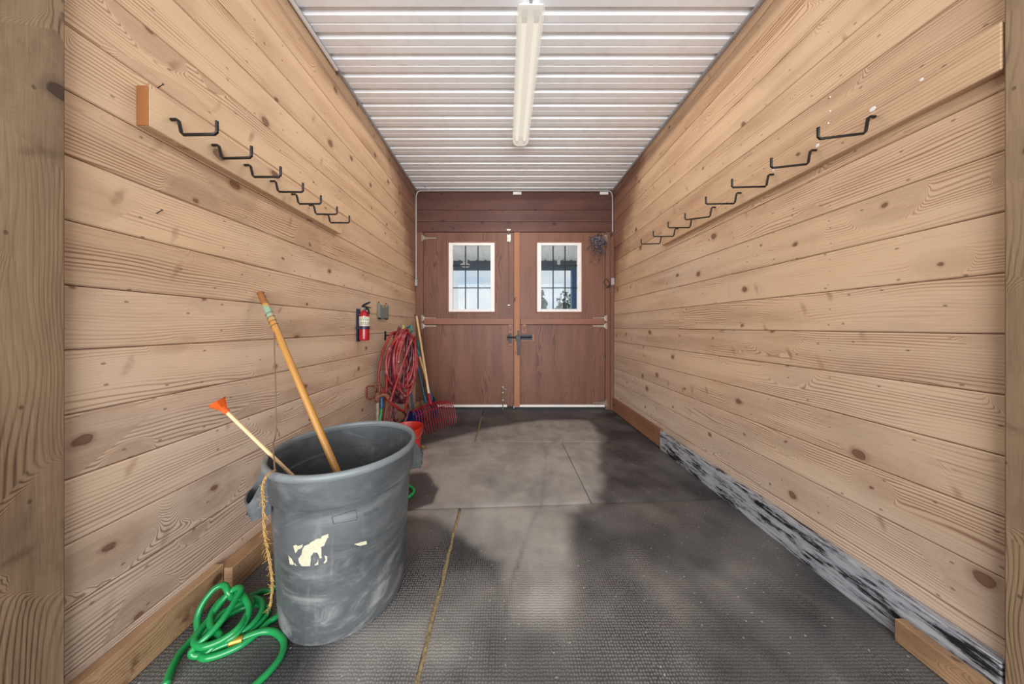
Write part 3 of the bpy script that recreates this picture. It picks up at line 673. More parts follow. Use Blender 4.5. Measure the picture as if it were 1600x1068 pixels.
lathe(bt, [(.014, -.006), (.017, 0), (.014, .006)], fc+Vector((0, 0, -.02)), 10)
rel(obj('stems', bs, M['stem'], smooth=True), t, fc); tag(rel(obj('flower_heads', bf, M['petal']), t, fc), kind='stuff'); rel(obj('tie', bt, M['twine']), t, fc)

# ---------------------------------------------------------------- ceiling lamp
lx, ly0, ly1 = .157, 1.722, 2.992; loc = (lx, (ly0+ly1)/2, ZC-.002); t = thing('ceiling_lamp', 'long fluorescent ceiling lamp with a clear ribbed wraparound cover', 'ceiling lamp', loc)
bm = nb(); box(bm, lx-.055, lx+.055, ly0+.02, ly1-.02, ZC-.038, ZC-.002, .006); box(bm, lx-.074, lx+.074, ly0, ly1, ZC-.046, ZC-.036, .004); rel(obj('housing', bm, M['whitemetal']), t, loc)
bm = nb(); ring = []; hw, hd, zt = .086, .072, ZC-.046
def sec(y, k):
    out = []
    for a in [PI*i/20 for i in range(21)]:
        ca, sa = math.cos(a), math.sin(a)
        out.append(bm.verts.new((lx+hw*k*math.copysign(abs(ca)**.6, ca), y, zt-hd*k*abs(sa)**.75)))
    return out
for y, k in ((ly0, .80), (ly0+.004, .93), (ly0+.015, 1), (ly1-.06, 1), (ly1-.03, .95), (ly1-.010, .82), (ly1, .6)): ring.append(sec(y, k))
for A, B in zip(ring, ring[1:]):
    for i in range(20): bm.faces.new((A[i], A[i+1], B[i+1], B[i])).smooth = True
bm.faces.new(ring[0]); bm.faces.new(ring[-1][::-1]); bmesh.ops.recalc_face_normals(bm, faces=bm.faces)
o = rel(obj('diffuser', bm, M['lens']), t, loc); o['label'] = 'cream lit plastic cover'
for sx in (-.038, .038):
    bm = nb(); tube(bm, [(lx+sx, ly0+.07, ZC-.072), (lx+sx, ly1-.05, ZC-.072)], .015, 12); rel(obj('tube', bm, M['tube'], smooth=True), t, loc)
    for yy in (ly0+.045, ly1-.045):
        bm = nb(); box(bm, lx+sx-.017, lx+sx+.017, yy-.022, yy+.024, ZC-.09, ZC-.047, .004); rel(obj('lamp_holder', bm, M['conduit']), t, loc)
bm = nb(); tube(bm, smooth_path([(lx-.01, 1.45, ZC-.016), (lx-.01, 1.60, ZC-.016), (lx-.004, 1.68, ZC-.02), (lx, ly0+.03, ZC-.022)], 5), .011, 8); rel(obj('supply_cable', bm, M['conduit'], smooth=True), t, loc)
for k in range(7):
    ld = bpy.data.lights.new('lamp_light', 'SPOT'); ld.energy = LAMP_W; ld.color = (1.0, .955, .89); ld.shadow_soft_size = 0.0; ld.spot_size = math.radians(180); ld.spot_blend = .04
    lo = bpy.data.objects.new('lamp_light', ld); C.objects.link(lo); lo.location = (lx, ly0+.1+(ly1-ly0-.2)*k/6, ZC-.128); rel(lo, t, loc)

# ---------------------------------------------------------------- grey barrel
BC = Vector((-.743, 1.321, 0)); RZ = .68
def brad(z): return .252+(.279-.252)*(z/.53) if z < .54 else .2925+.0045*(z-.55)/.11
t = thing('grey_barrel', 'large round grey plastic barrel with a torn label standing on the rubber mats', 'barrel', BC)
out = [(.0, .012), (.205, .012), (.215, .0), (.243, .0), (.251, .008), (.2535, .03)]+[(brad(z), z) for z in (.1, .2, .3, .4, .485)]+[(.2755, .487), (.277, .539), (.291, .541), (.2925, .544), (.2925, .55), (.297, .655)]
inn = [(.290, .655), (.286, .55), (.270, .546), (.269, .53), (.262, .4), (.254, .25), (.245, .1), (.238, .03), (.0, .03)]
bm = nb()
prof = out[1:]+inn[:-1]; lathe(bm, prof, (0, 0, 0), 96, capb=True, capt=True)
obj('body', bm, M['barrel'], t, smooth=True)
bm = nb(); lathe(bm, [(.291, .648), (.297, .648), (.305, .652), (.307, .664), (.304, .675), (.297, .680), (.289, .676), (.287, .664), (.291, .648)], (0, 0, 0), 96, capb=False, capt=False)
o = obj('rim', bm, M['rimgrey'], t, smooth='all'); o['label'] = 'lighter grey rolled rim'
for ang in (math.radians(218), math.radians(38)):
    er = Vector((math.cos(ang), math.sin(ang), 0)); et = Vector((-math.sin(ang), math.cos(ang), 0)); bm = nb()
    pth = smooth_path([(.272, -.082, 0), (.305, -.080, .25), (.330, -.076, .8), (.343, -.066, 1), (.352, -.035, 1), (.354, 0, 1), (.352, .035, 1), (.343, .066, 1), (.330, .076, .8), (.305, .080, .25), (.272, .082, 0)], 5)
    th = .006; L = []
    for i, p in enumerate(pth):
        a_ = pth[max(i-1, 0)]; b_ = pth[min(i+1, len(pth)-1)]; tg = Vector((b_.x-a_.x, b_.y-a_.y)).normalized(); nn = Vector((tg.y, -tg.x))
        pz = min(1, max(0, p.z)); zt_ = .655-.105*pz**.7; zb_ = .498-.014*pz
        row = []
        for (o_, zz) in ((0, zt_), (th, zt_), (th, zb_), (0, zb_)):
            shrink = -.014*(zz == zb_)*p.z
            q = er*(p.x-nn.x*o_+shrink)+et*(p.y-nn.y*o_); row.append(bm.verts.new((q.x, q.y, zz)))
        L.append(row)
    for A, B in zip(L, L[1:]):
        for k in range(4): bm.faces.new((A[k], A[(k+1) % 4], B[(k+1) % 4], B[k]))
    bm.faces.new(L[0]); bm.faces.new(L[-1][::-1])
    # grip floor with slot
    cells = [(.277, .338, -.066, -.045), (.277, .338, .045, .066), (.325, .346, -.05, .05)]
    for (r0, r1, t0, t1) in cells:
        b2 = bmesh.new(); pr = [er*r0+et*t0, er*r1+et*t0, er*r1+et*t1, er*r0+et*t1]; prism(b2, [(q.x, q.y, .497) for q in pr], (0, 0, .006)); merge(bm, b2)
    bmesh.ops.recalc_face_normals(bm, faces=bm.faces); obj('handle', bm, M['barrel'], t, smooth=True)
def on_barrel(px, py, off):
    """point of the barrel wall that a sight line meets, pushed out by off"""
    d = Vector(((px-CX)/F, 1, -(py-CY)/F)); z = .4
    for _ in range(6):
        r = brad(z)+off; ox, oy = -BC.x, -BC.y; A = d.x**2+d.y**2; B = 2*(ox*d.x+oy*d.y); Cc = ox*ox+oy*oy-r*r
        s = (-B-math.sqrt(max(B*B-4*A*Cc, 0)))/(2*A); z = EYE+d.z*s
    return Vector((d.x*s, d.y*s, z))-BC
def inpoly(x, y, poly):
    ins = False; n = len(poly)
    for i in range(n):
        ax, ay = poly[i]; bx, by = poly[(i+1) % n]
        if (ay > y) != (by > y) and x < (bx-ax)*(y-ay)/(by-ay)+ax: ins = not ins
    return ins
stk = [[(205, 600), (235, 585), (260, 600), (315, 582), (305, 620), (262, 640), (230, 685)], [(150, 705), (185, 740), (215, 800), (205, 815), (165, 808)], [(218, 790), (245, 825), (222, 818)],
       [(400, 560), (480, 518), (520, 515), (530, 490), (607, 460), (605, 510), (590, 515), (555, 600), (520, 610), (525, 640), (528, 735), (505, 742), (490, 700), (478, 675), (440, 672), (405, 720), (400, 830), (300, 828), (270, 790), (262, 745), (300, 695), (308, 640), (330, 600), (390, 575)],
       [(490, 750), (490, 815), (445, 820), (475, 790)], [(560, 710), (590, 715), (592, 770), (562, 800), (547, 790), (572, 760)], [(890, 580), (1035, 540), (1045, 578), (965, 600)]]
bm = nb(); cache = {}
def vtx(i, j):
    if (i, j) not in cache: cache[i, j] = bm.verts.new(on_barrel(430+.1375*i*5, 770+.1375*j*5, .0008))
    return cache[i, j]
for nm, sub in (('torn_label', stk[:-1]), ('label_scrap', stk[-1:])):
    bm = nb(); cache = {}
    for j in range(90, 168):
        for i in range(28, 212):
            if any(inpoly((i+.5)*5, (j+.5)*5, p) for p in sub): bm.faces.new((vtx(i, j), vtx(i+1, j), vtx(i+1, j+1), vtx(i, j+1)))
    bmesh.ops.recalc_face_normals(bm, faces=bm.faces)
    o = obj(nm, bm, M['sticker'], t); o['label'] = 'torn remains of a cream paper label' if sub is not stk[-1:] and len(sub) > 1 else 'small torn scrap of cream label'
# raised maker's frame and lettering, same grey plastic
bm = nb()
def quadline(a, b, n=8):
    return [on_barrel(a[0]+(b[0]-a[0])*k/n, a[1]+(b[1]-a[1])*k/n, .0012) for k in range(n+1)]
fr = [(518, 808), (556, 796.5), (558, 812), (521, 818)]
for a_, b_ in zip(fr, fr[1:]+fr[:1]): tube(bm, quadline(a_, b_), .0007, 5)
obj('raised_frame', bm, M['barrel'], t)
cu = bpy.data.curves.new('lettering', 'FONT'); cu.body = 'BRUTE'; cu.size = 1.0; cu.extrude = 0; tmpo = bpy.data.objects.new('lettering', cu); C.objects.link(tmpo)
dg = bpy.context.evaluated_depsgraph_get(); me0 = bpy.data.meshes.new_from_object(tmpo.evaluated_get(dg)); bpy.data.objects.remove(tmpo)
w_ = max(v.co.x for v in me0.vertices)
for v in me0.vertices:
    q = on_barrel(568+23*v.co.x/w_, 807-9*(v.co.x/w_)-v.co.y*9, .0015); v.co = q
me0.name = 'raised_lettering'; me0.materials.clear(); me0.materials.append(M['barrel']); o = bpy.data.objects.new('raised_lettering', me0); C.objects.link(o); o.parent = t

# poles standing in the barrel
A_ = Vector((-1.297, 1.49, 1.397)); B_ = Vector((-.530, 1.26, .048)); dr = (A_-B_).normalized()
t = thing('wooden_pole', 'long golden wooden pole standing in the grey barrel and leaning on the wall', 'pole', B_)
bm = nb(); tube(bm, [B_+dr*(q*((A_-B_).length)) for q in (0, .2, .4, .6, .8, .955)], .0158, 14); rel(obj('shaft', bm, W['pole'], smooth=True), t, B_)
bm = nb(); E_ = A_-dr*.07; lathe(bm, [(.0155, 0), (.0165, .004), (.0165, .012), (.0148, .014), (.0145, .04), (.017, .043), (.017, .050), (.0135, .052), (.0135, .062), (.0158, .064), (.0158, .074), (.012, .076)], E_, 14, dr); o = rel(obj('ferrule', bm, W['endgrain'], smooth=True), t, B_); o['label'] = 'ringed threaded end'
R_ = Vector((-1.005, 1.19, .6915)); T_ = P(349, 638, 1.140); d2_ = (R_-T_).normalized(); Eb = T_+d2_*1.02
t = thing('thin_stick', 'thin pale wooden stick with an orange plastic end resting over the barrel rim', 'stick', Eb)
bm = nb(); tube(bm, [T_, R_, Eb], .0072, 10); rel(obj('shaft', bm, W['handle'], smooth=True), t, Eb)
bm = nb(); up_ = -d2_; lathe(bm, [(.0074, -.022), (.0105, -.020), (.012, .0), (.016, .012), (.028, .030), (.030, .036), (.027, .034), (.012, .012)], T_, 8, up_, capb=False); rn = random.Random(4)
for v in bm.verts: v.co += Vector([rn.uniform(-.0025, .0025) for _ in range(3)])
o = rel(obj('end_cap', bm, M['orange'], smooth=True), t, Eb); o['label'] = 'orange plastic cup-shaped end'

# string from the pole over the rim, with a frayed twine tail
pw = B_+dr*((A_-B_).length*.868); rimp = Vector((-.850, 1.030, .684))
t = thing('twine', 'brown string from the long pole, its frayed jute tail hanging down the barrel', 'twine', rimp)
bm = nb(); wr = []
e1 = dr.orthogonal().normalized(); e2 = dr.cross(e1)
for k in range(60):
    a = k/60*2*PI*4; wr.append(pw+dr*(-.01+k*.0016)+(e1*math.cos(a)+e2*math.sin(a))*.0175)
tube(bm, wr, .0016, 5); kn = P(431, 672, 1.25)
tube(bm, smooth_path([wr[0], pw+Vector((.014, -.02, -.03)), P(430.5, 600, 1.34), kn, P(427, 695, 1.16), rimp+Vector((-.01, .02, .004))], 6), .0026, 6)
lathe(bm, [(.003, -.009), (.007, -.004), (.007, .004), (.003, .009)], kn, 8); tube(bm, [kn, kn+Vector((.012, 0, -.006)), kn+Vector((.016, 0, -.03))], .003, 5)
rel(obj('string', bm, M['string'], smooth=True), t, rimp)
bm = nb(); rn = random.Random(12); fl = [Vector((-.856, 1.045, .688)), rimp+Vector((-.004, -.018, .004)), Vector((-.862, 1.002, .655)), Vector((-.858, 1.000, .60)), Vector((-.853, .998, .5)), Vector((-.848, 1.010, .4)), Vector((-.842, 1.018, .3)), Vector((-.846, 1.015, .215))]
base = smooth_path(fl, 8)
for s in range(6):
    ph = s*2*PI/3; rr_ = .0026 if s < 3 else .0048; n_ = len(base) if s < 4 else int(len(base)*rn.uniform(.7, .95))
    pts = [p+Vector((math.cos(ph+i*.75)*rr_, math.sin(ph+i*.75)*rr_*.6-(.002 if i > 8 else 0), 0)) for i, p in enumerate(base[:n_])]; tube(bm, pts, .0019 if s < 3 else .0009, 5)
for k in range(110):
    p = base[rn.randrange(14, len(base))]; e = p+Vector((rn.gauss(0, .010), -abs(rn.gauss(0, .006)), rn.uniform(-.03, .008))); tube(bm, [p, (p+e)/2+Vector((rn.uniform(-.003, .003), -.003, 0)), e], .0007, 3)
rel(obj('frayed_tail', bm, M['twine'], smooth=True), t, rimp)

# ---------------------------------------------------------------- green hose
def c4(x, y, z): return G(240+.176*x, 880+.176*y, z)
def cx(*l): return [c4(*p) for p in l]
hr_ = .0115
pts = [Vector((-1.168, 2.66, .455)), Vector((-1.165, 2.60, .30)), Vector((-1.15, 2.50, .10)), Vector((-1.05, 2.36, .02)), Vector((-.85, 2.22, hr_)), Vector((-.72, 2.13, hr_)), Vector((-.672, 2.06, hr_)), Vector((-.70, 1.98, hr_)),
       Vector((-.80, 1.88, hr_)), Vector((-.98, 1.74, hr_)), Vector((-1.09, 1.58, hr_)), Vector((-1.06, 1.42, hr_))]
pts += cx((1060, 225, hr_), (960, 245, hr_), (840, 300, .013), (700, 390, .014), (560, 520, .014), (480, 640, .013), (430, 740, .012), (520, 760, .012), (700, 690, .013), (870, 590, .013), (985, 480, .014), (1015, 400, .015),
          (930, 360, .02), (790, 395, .022), (640, 480, .024), (540, 590, .024), (560, 650, .025), (700, 640, .026), (850, 560, .03), (955, 430, .036), (955, 335, .040), (870, 312, .042), (740, 370, .044), (610, 440, .044), (510, 560, .04), (400, 680, .03), (420, 735, .03), (560, 705, .034),
          (720, 640, .038), (830, 480, .06), (845, 370, .075), (780, 275, .085), (690, 260, .08), (580, 340, .07), (510, 460, .06), (510, 560, .05), (590, 655, .04), (470, 800, .014), (420, 820, .012), (480, 835, .012), (620, 795, .012), (790, 715, .013), (930, 610, .014), (1020, 520, .014),
          (1095, 470, .013), (1130, 400, .013)) 
pts2 = cx((110, 1080, hr_), (160, 930, hr_), (235, 790, hr_), (320, 690, .012), (390, 600, .02), (390, 480, .05), (440, 350, .085), (540, 225, .115), (625, 192, .12), (665, 255, .10), (700, 300, .075),
          (760, 300, .06), (870, 340, .045), (840, 430, .06), (760, 560, .06), (620, 670, .05), (450, 735, .046), (365, 700, .046), (400, 610, .05), (500, 480, .055), (610, 330, .08), (720, 222, .105), (775, 228, .11), (740, 300, .10), (660, 430, .085), (560, 560, .07), (450, 670, .055), (340, 780, .03),
          (380, 815, .014), (480, 790, .013), (640, 715, .020), (760, 675, .022), (900, 620, .020), (1000, 598, .014), (1090, 615, .012), (1155, 690, hr_), (1140, 800, hr_), (1060, 920, hr_), (930, 1050, hr_), (780, 1180, hr_))
loc = c4(650, 560, 0); t = thing('garden_hose', 'green garden hose coiled on the mat left of the barrel', 'garden hose', loc)
bm = nb(); tube(bm, smooth_path(pts, 6), hr_, 10); tube(bm, smooth_path(pts2, 6), hr_, 10); rel(obj('hose', bm, M['green'], smooth='all'), t, loc)
a, b = c4(672, 705, .021), c4(800, 665, .023); ax = (b-a).normalized(); L_ = (b-a).length; bm = nb()
lathe(bm, [(.0122, 0)]+[(.0132+.0007*(k % 2), L_*(k+.5)/12) for k in range(12)]+[(.0122, L_)], a, 14, ax); o = rel(obj('hose_joint', bm, M['brass'], smooth=True), t, loc); o['label'] = 'brass ribbed joint'

# ---------------------------------------------------------------- fire extinguisher
ec = Vector((-1.262, 2.515, 1.098)); t = thing('fire_extinguisher', 'red fire extinguisher with a cream label mounted on the left wall', 'fire extinguisher', ec)
r = .042; bm = nb(); lathe(bm, [(.036, 0), (.041, .004), (r, .012), (r, .215), (.039, .236), (.030, .250), (.017, .259), (.015, .268)], (0, 0, 0), 32); obj('cylinder', bm, M['extred'], t, smooth='all')
bm = nb(); lathe(bm, [(r+.0006, .128), (r+.0008, .130), (r+.0008, .208), (r+.0006, .210)], (0, 0, 0), 32, capb=False, capt=False); lb = obj('paper_label', bm, M['label'], t, smooth=True); lb['label'] = 'cream instruction label with lines of small print'
bm = nb(); rn = random.Random(2)
for zz, n_ in ((.198, 1), (.188, 5), (.180, 5), (.172, 4), (.158, 6), (.151, 6), (.144, 5), (.137, 6)):
    for k in range(n_):
        a0 = -2.3+k*.42+rn.uniform(0, .06); a1 = a0+(.30 if n_ > 1 else 1.6)
        A = [((r+.0014)*math.cos(a0+(a1-a0)*q/4), (r+.0014)*math.sin(a0+(a1-a0)*q/4)) for q in range(5)]; hh = .0016 if n_ > 1 else .003
        for p, q in zip(A, A[1:]): bm.faces.new([bm.verts.new(v) for v in ((p[0], p[1], zz-hh), (q[0], q[1], zz-hh), (q[0], q[1], zz+hh), (p[0], p[1], zz+hh))])
pr_ = obj('print_lines', bm, M['navy'], lb)
bm = nb(); lathe(bm, [(r+.001, .098), (r+.003, .100), (r+.003, .122), (r+.001, .124)], (0, 0, 0), 32, capb=False, capt=False); box(bm, -.062, -.046, -.022, .022, -.01, .28, .002); box(bm, -.05, -.03, -.03, -.01, .215, .25, .002); box(bm, -.05, .0, -.05, -.04, .10, .122, .001); o = obj('bracket', bm, M['navy'], t, smooth=True); o['label'] = 'dark wall bracket and strap'
bm = nb(); lathe(bm, [(.016, .266), (.018, .270), (.018, .290), (.012, .294)], (0, 0, 0), 16); lathe(bm, [(.013, 0), (.013, .014)], (0, -.018, .28), 14, (0, -1, 0)); obj('valve', bm, M['chrome'], t, smooth=True)
bm = nb(); b2 = bmesh.new(); prism(b2, [(.0-.02, -.008, .294), (.055, -.008, .286), (.062, -.008, .292), (.02, -.008, .304), (-.02, -.008, .304)], (0, .016, 0)); merge(bm, b2)
b2 = bmesh.new(); prism(b2, [(-.02, -.008, .306), (.0, -.008, .325), (.05, -.008, .345), (.056, -.008, .338), (.01, -.008, .312), (-.01, -.008, .300)], (0, .016, 0)); merge(bm, b2)
tube(bm, [(.01, -.004, .283), (.04, -.01, .278), (.045, -.012, .262), (.046, -.012, .232)], [.007, .008, .008, .011], 8); obj('lever_and_nozzle', bm, M['latch'], t, smooth=True)
# grey pocket box
pc = Vector((XL+.004, 3.0, 1.31)); t = thing('wall_pocket', 'small grey-green open wall box with khaki inside, right of the fire extinguisher', 'wall box', pc)
bm = nb(); w = .105
prism(bm, [(.028, -w, 0), (.028, w, 0), (.028, w, .145), (.028, w*.55, .115), (.028, 0, .098), (.028, -w*.55, .115), (.028, -w, .145)], (.004, 0, 0))
box(bm, 0, .028, -w, -w+.004, 0, .15, .001); box(bm, 0, .028, w-.004, w, 0, .15, .001); box(bm, 0, .028, -w, w, 0, .004, .001); obj('pocket', bm, M['box'], t)
bm = nb(); prism(bm, [(-.0005, -w+.004, .004), (-.0005, w-.004, .004), (-.0005, w-.004, .155), (-.0005, w*.5, .14), (-.0005, -w*.5, .14), (-.0005, -w+.004, .16)], (.004, 0, 0)); o = obj('back_plate', bm, M['khaki'], t); o['label'] = 'khaki back plate'
for s in (-1, 1):
    bm = nb(); box(bm, .004, .032, s*w*.8-.007, s*w*.8+.007, -.014, 0, .002); obj('foot', bm, M['navy'], t)
    bm = nb(); lathe(bm, [(.006, 0), (.008, .006), (.004, .012)], (.004, s*w*.82, .162), 8, (1, 0, 0)); o = obj('screw_head', bm, M['rust'], t)

# ---------------------------------------------------------------- yard hydrant, rusty
hx = Vector((-1.205, 2.655, 0)); t = thing('yard_hydrant', 'rusty iron water hydrant with a red loop lever on a pale pipe', 'hydrant', hx)
bm = nb(); tube(bm, [(0, 0, -.018), (0, 0, .54)], .016, 12); obj('standpipe', bm, M['galvpipe'], t, smooth=True)
bm = nb(); lathe(bm, [(.02, .505), (.028, .515), (.03, .56), (.024, .585), (.018, .60)], (0, 0, 0), 12); tube(bm, smooth_path([(0, 0, .565), (.05, 0, .575), (.09, -.005, .568), (.105, -.006, .545)], 4), [.02]*5+[.017]*4+[.019]*4, 10)
box(bm, -.026, -.012, -.012, .012, .59, .68, .003); box(bm, .012, .026, -.012, .012, .59, .68, .003); box(bm, -.03, .03, -.014, .014, .668, .69, .004); lathe(bm, [(.012, -.034), (.012, .034)], (0, 0, .65), 10, (1, 0, 0)); obj('head', bm, M['rust'], t, smooth=True)
bm = nb(); tube(bm, smooth_path([(-.02, -.004, .66), (-.075, -.004, .66), (-.098, -.004, .652), (-.1, -.004, .63), (-.1, -.004, .56), (-.097, -.004, .543), (-.075, -.004, .540), (-.02, -.004, .555)], 4), .0075, 8); o = obj('lever', bm, M['rustred'], t, smooth=True); o['label'] = 'red-brown loop lever'
bm = nb(); lathe(bm, [(.019, 0), (.019, .05), (.015, .055), (.014, .10)], (.038, 0, .455), 12); tube(bm, [(.038, 0, .545), (.038, 0, .50)], .014, 8); o = obj('vacuum_breaker', bm, M['bluemetal'], t, smooth=True); o['label'] = 'blue fitting above the green hose'

# ---------------------------------------------------------------- red hoses on a hanger
hp = Vector((-1.312, 3.02, 1.10)); dl = Vector((.21, .53, 0)).normalized(); nl = Vector((dl.y, -dl.x, 0)); L0 = Vector((-1.283, 2.755, 0))
def hl_(s, z, off=0.0): q = L0+dl*s+nl*(off*.85-.008); return Vector((q.x, q.y, z))
hanger_c = .34
t = thing('hose_hanger', 'dark metal hose hanger on the left wall carrying the red hoses', 'hose hanger', hl_(hanger_c, 1.1, 0)); bm = nb()
o_ = hl_(hanger_c, 1.1, 0)
tube(bm, [hl_(hanger_c-.14*math.cos(a*1.0)*.55, 1.09+.062*math.sin(a))-o_ for a in [PI*k/10 for k in range(11)]], .011, 8)
q0 = hl_(hanger_c, 1.145); tube(bm, [Vector((XL-.002, q0.y+.02, 1.12))-o_, Vector((XL+.05, q0.y+.01, 1.13))-o_, q0-o_], .006, 8); box(bm, XL-.001-o_.x, XL+.005-o_.x, q0.y-.0-o_.y, q0.y+.04-o_.y, -.03, .07, .002); obj('arm', bm, M['latch'], t, smooth=True)
def loops(n, seed, wr_, br_, off0, offs, top):
    rn = random.Random(seed); P_ = []
    for i in range(n):
        w = rn.uniform(*wr_); zb = rn.uniform(*br_); off = off0+offs*i; cen = hanger_c-.05+rn.uniform(-.05, .05); tz = top+rn.uniform(-.045, .02)
        for k in range(10):
            a = 2*PI*k/10+PI; ca, sa = math.sin(a), -math.cos(a)      # start at the bottom
            f = (1-sa)/2; zz = zb+(tz-zb)*(1-f)
            ww = w*(.62+.38*math.sin(PI*min(1, f*1.0+.05))) if sa > 0 else w*(1.0+.12*sa)
            P_.append(hl_(cen+(hanger_c-cen)*(1-f)+ca*ww, zz, off+.012*math.sin(k*1.7+i)))
    return P_
m1 = loops(8, 21, (.12, .215), (.38, .66), .012, .013, 1.175)
m1 = [hl_(.30, .22, .03), hl_(.24, .32, .02)]+m1+[hl_(.30, .55, .11), hl_(.38, .34, .11), hl_(.34, .20, .10), hl_(.22, .16, .08), hl_(.18, .26, .06), hl_(.28, .33, .05), hl_(.40, .24, .05), hl_(.38, .06, .06), hl_(.26, .014, .08), hl_(.12, .014, .10)]
t = thing('garden_hose', 'maroon rubber hose looped in a long bundle on the hose hanger', 'garden hose', hl_(.3, 0)); bm = nb(); tube(bm, smooth_path(m1, 6), .0125, 8); rel(obj('hose', bm, M['maroon'], smooth='all'), t, hl_(.3, 0))
m2 = loops(6, 36, (.13, .235), (.34, .62), .085, .012, 1.17)
m2 = [hl_(.20, .88, .15), hl_(.23, 1.0, .15), hl_(.28, 1.12, .14)]+m2[5:]+[hl_(.12, .60, .17), hl_(.06, .40, .15), hl_(.04, .2, .12), hl_(.02, .03, .10), hl_(.10, .014, .06)]
t = thing('garden_hose', 'bright red hose hanging in loops in front of the maroon hose', 'garden hose', hl_(.2, 0)); bm = nb(); tube(bm, smooth_path(m2, 6), .0125, 8); rel(obj('hose', bm, M['redrubber'], smooth='all'), t, hl_(.2, 0))
bm = nb(); a = m2[0]; ax = (m2[0]-m2[1]).normalized(); lathe(bm, [(.0150, -.005), (.0155, .0), (.0155, .03), (.012, .032)], a-ax*.005, 12, ax); o = rel(obj('hose_end', bm, M['chrome'], smooth=True), t, hl_(.2, 0)); o['label'] = 'silver hose end'
# outer orange-red drop down the left side
m3 = [hl_(.30, 1.16, .0), hl_(.20, 1.14, .03), hl_(.08, 1.0, .06), hl_(.01, .82, .07), hl_(.0, .68, .075), hl_(.04, .52, .14), hl_(.12, .42, .20), hl_(.20, .36, .22), hl_(.29, .40, .17), hl_(.36, .56, .12), hl_(.41, .8, .06), hl_(.39, 1.02, .03), hl_(.34, 1.175, .02), hl_(.27, 1.15, .05), hl_(.16, 1.0, .08), hl_(.10, .8, .09), hl_(.09, .6, .08), hl_(.05, .3, .07), hl_(.04, .06, .07), hl_(-.05, .014, .04)]
t = thing('garden_hose', 'orange-red hose forming the widest outer loop of the hanging bundle', 'garden hose', hl_(.1, 0)); bm = nb(); tube(bm, smooth_path(m3, 6), .0125, 8); rel(obj('hose', bm, plain('orange_red_hose', srgb(166, 46, 42), .38, var=.25, scale=8), smooth='all'), t, hl_(.1, 0))

# ---------------------------------------------------------------- red bucket, dry husk
bc = Vector((-.945, 2.70, 0)); t = thing('bucket', 'red plastic bucket with a wire handle standing behind the grey barrel', 'bucket', bc)
bm = nb(); lathe(bm, [(.104, .004), (.108, 0), (.112, .003), (.143, .245), (.150, .248), (.152, .256), (.150, .264), (.144, .264), (.139, .250), (.108, .012)], (0, 0, 0), 48); obj('body', bm, M['redplastic'], t, smooth=True)
bm = nb(); tube(bm, smooth_path([(.152, 0, .24), (.155, -.05, .215), (.11, -.115, .185), (0, -.158, .170), (-.11, -.115, .185), (-.155, -.05, .215), (-.152, 0, .24)], 5), .0025, 6); obj('wire_handle', bm, M['steel'], t, smooth=True)
hc = G(662, 701); bm = nb(); rn = random.Random(6)
for k in range(5):
    a = k*1.1; c = Vector((math.cos(a)*.012, math.sin(a)*.01, .004+.003*k)); d = Vector((math.cos(a*1.9), math.sin(a*1.9), 0)); n_ = Vector((-d.y, d.x, 0)); rows = []
    for i in range(7):
        s = i/6; ww = .013*math.sin(PI*min(.97, max(.06, s))); m_ = c+d*(s-.5)*.07+Vector((0, 0, .008*math.sin(s*5+k)+.004)); rows.append([bm.verts.new(m_+n_*ww+Vector((0, 0, .004))), bm.verts.new(m_), bm.verts.new(m_-n_*ww+Vector((0, 0, .005)))])
    for A, B in zip(rows, rows[1:]):
        for j in range(2): bm.faces.new((A[j], A[j+1], B[j+1], B[j]))
r3 = bmesh.ops.extrude_face_region(bm, geom=list(bm.faces)); bmesh.ops.translate(bm, verts=[g_ for g_ in r3['geom'] if isinstance(g_, bmesh.types.BMVert)], vec=(0, 0, .0015))
zm = min(v.co.z for v in bm.verts)
for v in bm.verts: v.co.z -= zm
o = obj('dry_husk', bm, M['dryleaf'], smooth='all'); o.location = hc+Vector((0, 0, .001)); tag(o, 'crumpled yellow-brown dry husk on the mat beside the red bucket', 'husk')

# ---------------------------------------------------------------- tools in the far left corner
def d_grip(bm, e, ax, side, s=1.0):
    """D shaped grip ending at e, growing along ax"""
    pr = [(-.0, 0), (-.012, .03), (-.048, .055), (-.052, .10), (-.045, .118), (.045, .118), (.052, .10), (.048, .055), (.012, .03), (0, 0)]
    tube(bm, smooth_path([e+side*(a*s)+ax*(b*s) for a, b in pr], 4), .0125*s, 8)
    tube(bm, [e-ax*.09, e-ax*.02, e+ax*.03], [.018, .021, .016], 10)
# manure fork
H0 = Vector((-.93, 3.10, 0)); H1 = Vector((-.626, 3.53, 0)); hd_ = (H1-H0); hw_ = hd_.length; hd_.normalize(); nf = Vector((hd_.y, -hd_.x, 0))
base_b = -nf*.16; S0 = H0+base_b+Vector((0, 0, .285)); S1 = H1+base_b+Vector((0, 0, .285)); mid = (S0+S1)/2
top_ = P(651, 494, 4.02); top_.x = max(top_.x, XL+.03); loc = (H0+H1)/2
t = thing('manure_fork', 'red plastic manure fork with a long pale wooden handle standing in the corner', 'fork', loc)
bm = nb(); dh = (top_-mid).normalized(); tube(bm, [mid+dh*.06, (mid+top_)/2, top_-dh*.06, top_], [.0145, .0145, .0145, .013], 12); rel(obj('handle', bm, W['handle'], smooth=True), t, loc)
bm = nb(); tube(bm, [mid-dh*.02, mid+dh*.05, mid+dh*.13], [.030, .022, .0175], 10)
nt = 17
tube(bm, [S0.lerp(S1, k/10)-Vector((0, 0, .03*abs(k/5-1)**2)) for k in range(11)], .011, 8)
for f_, q_ in ((.42, .55), (.86, .80)):
    pass
fr1 = []; fr2 = []
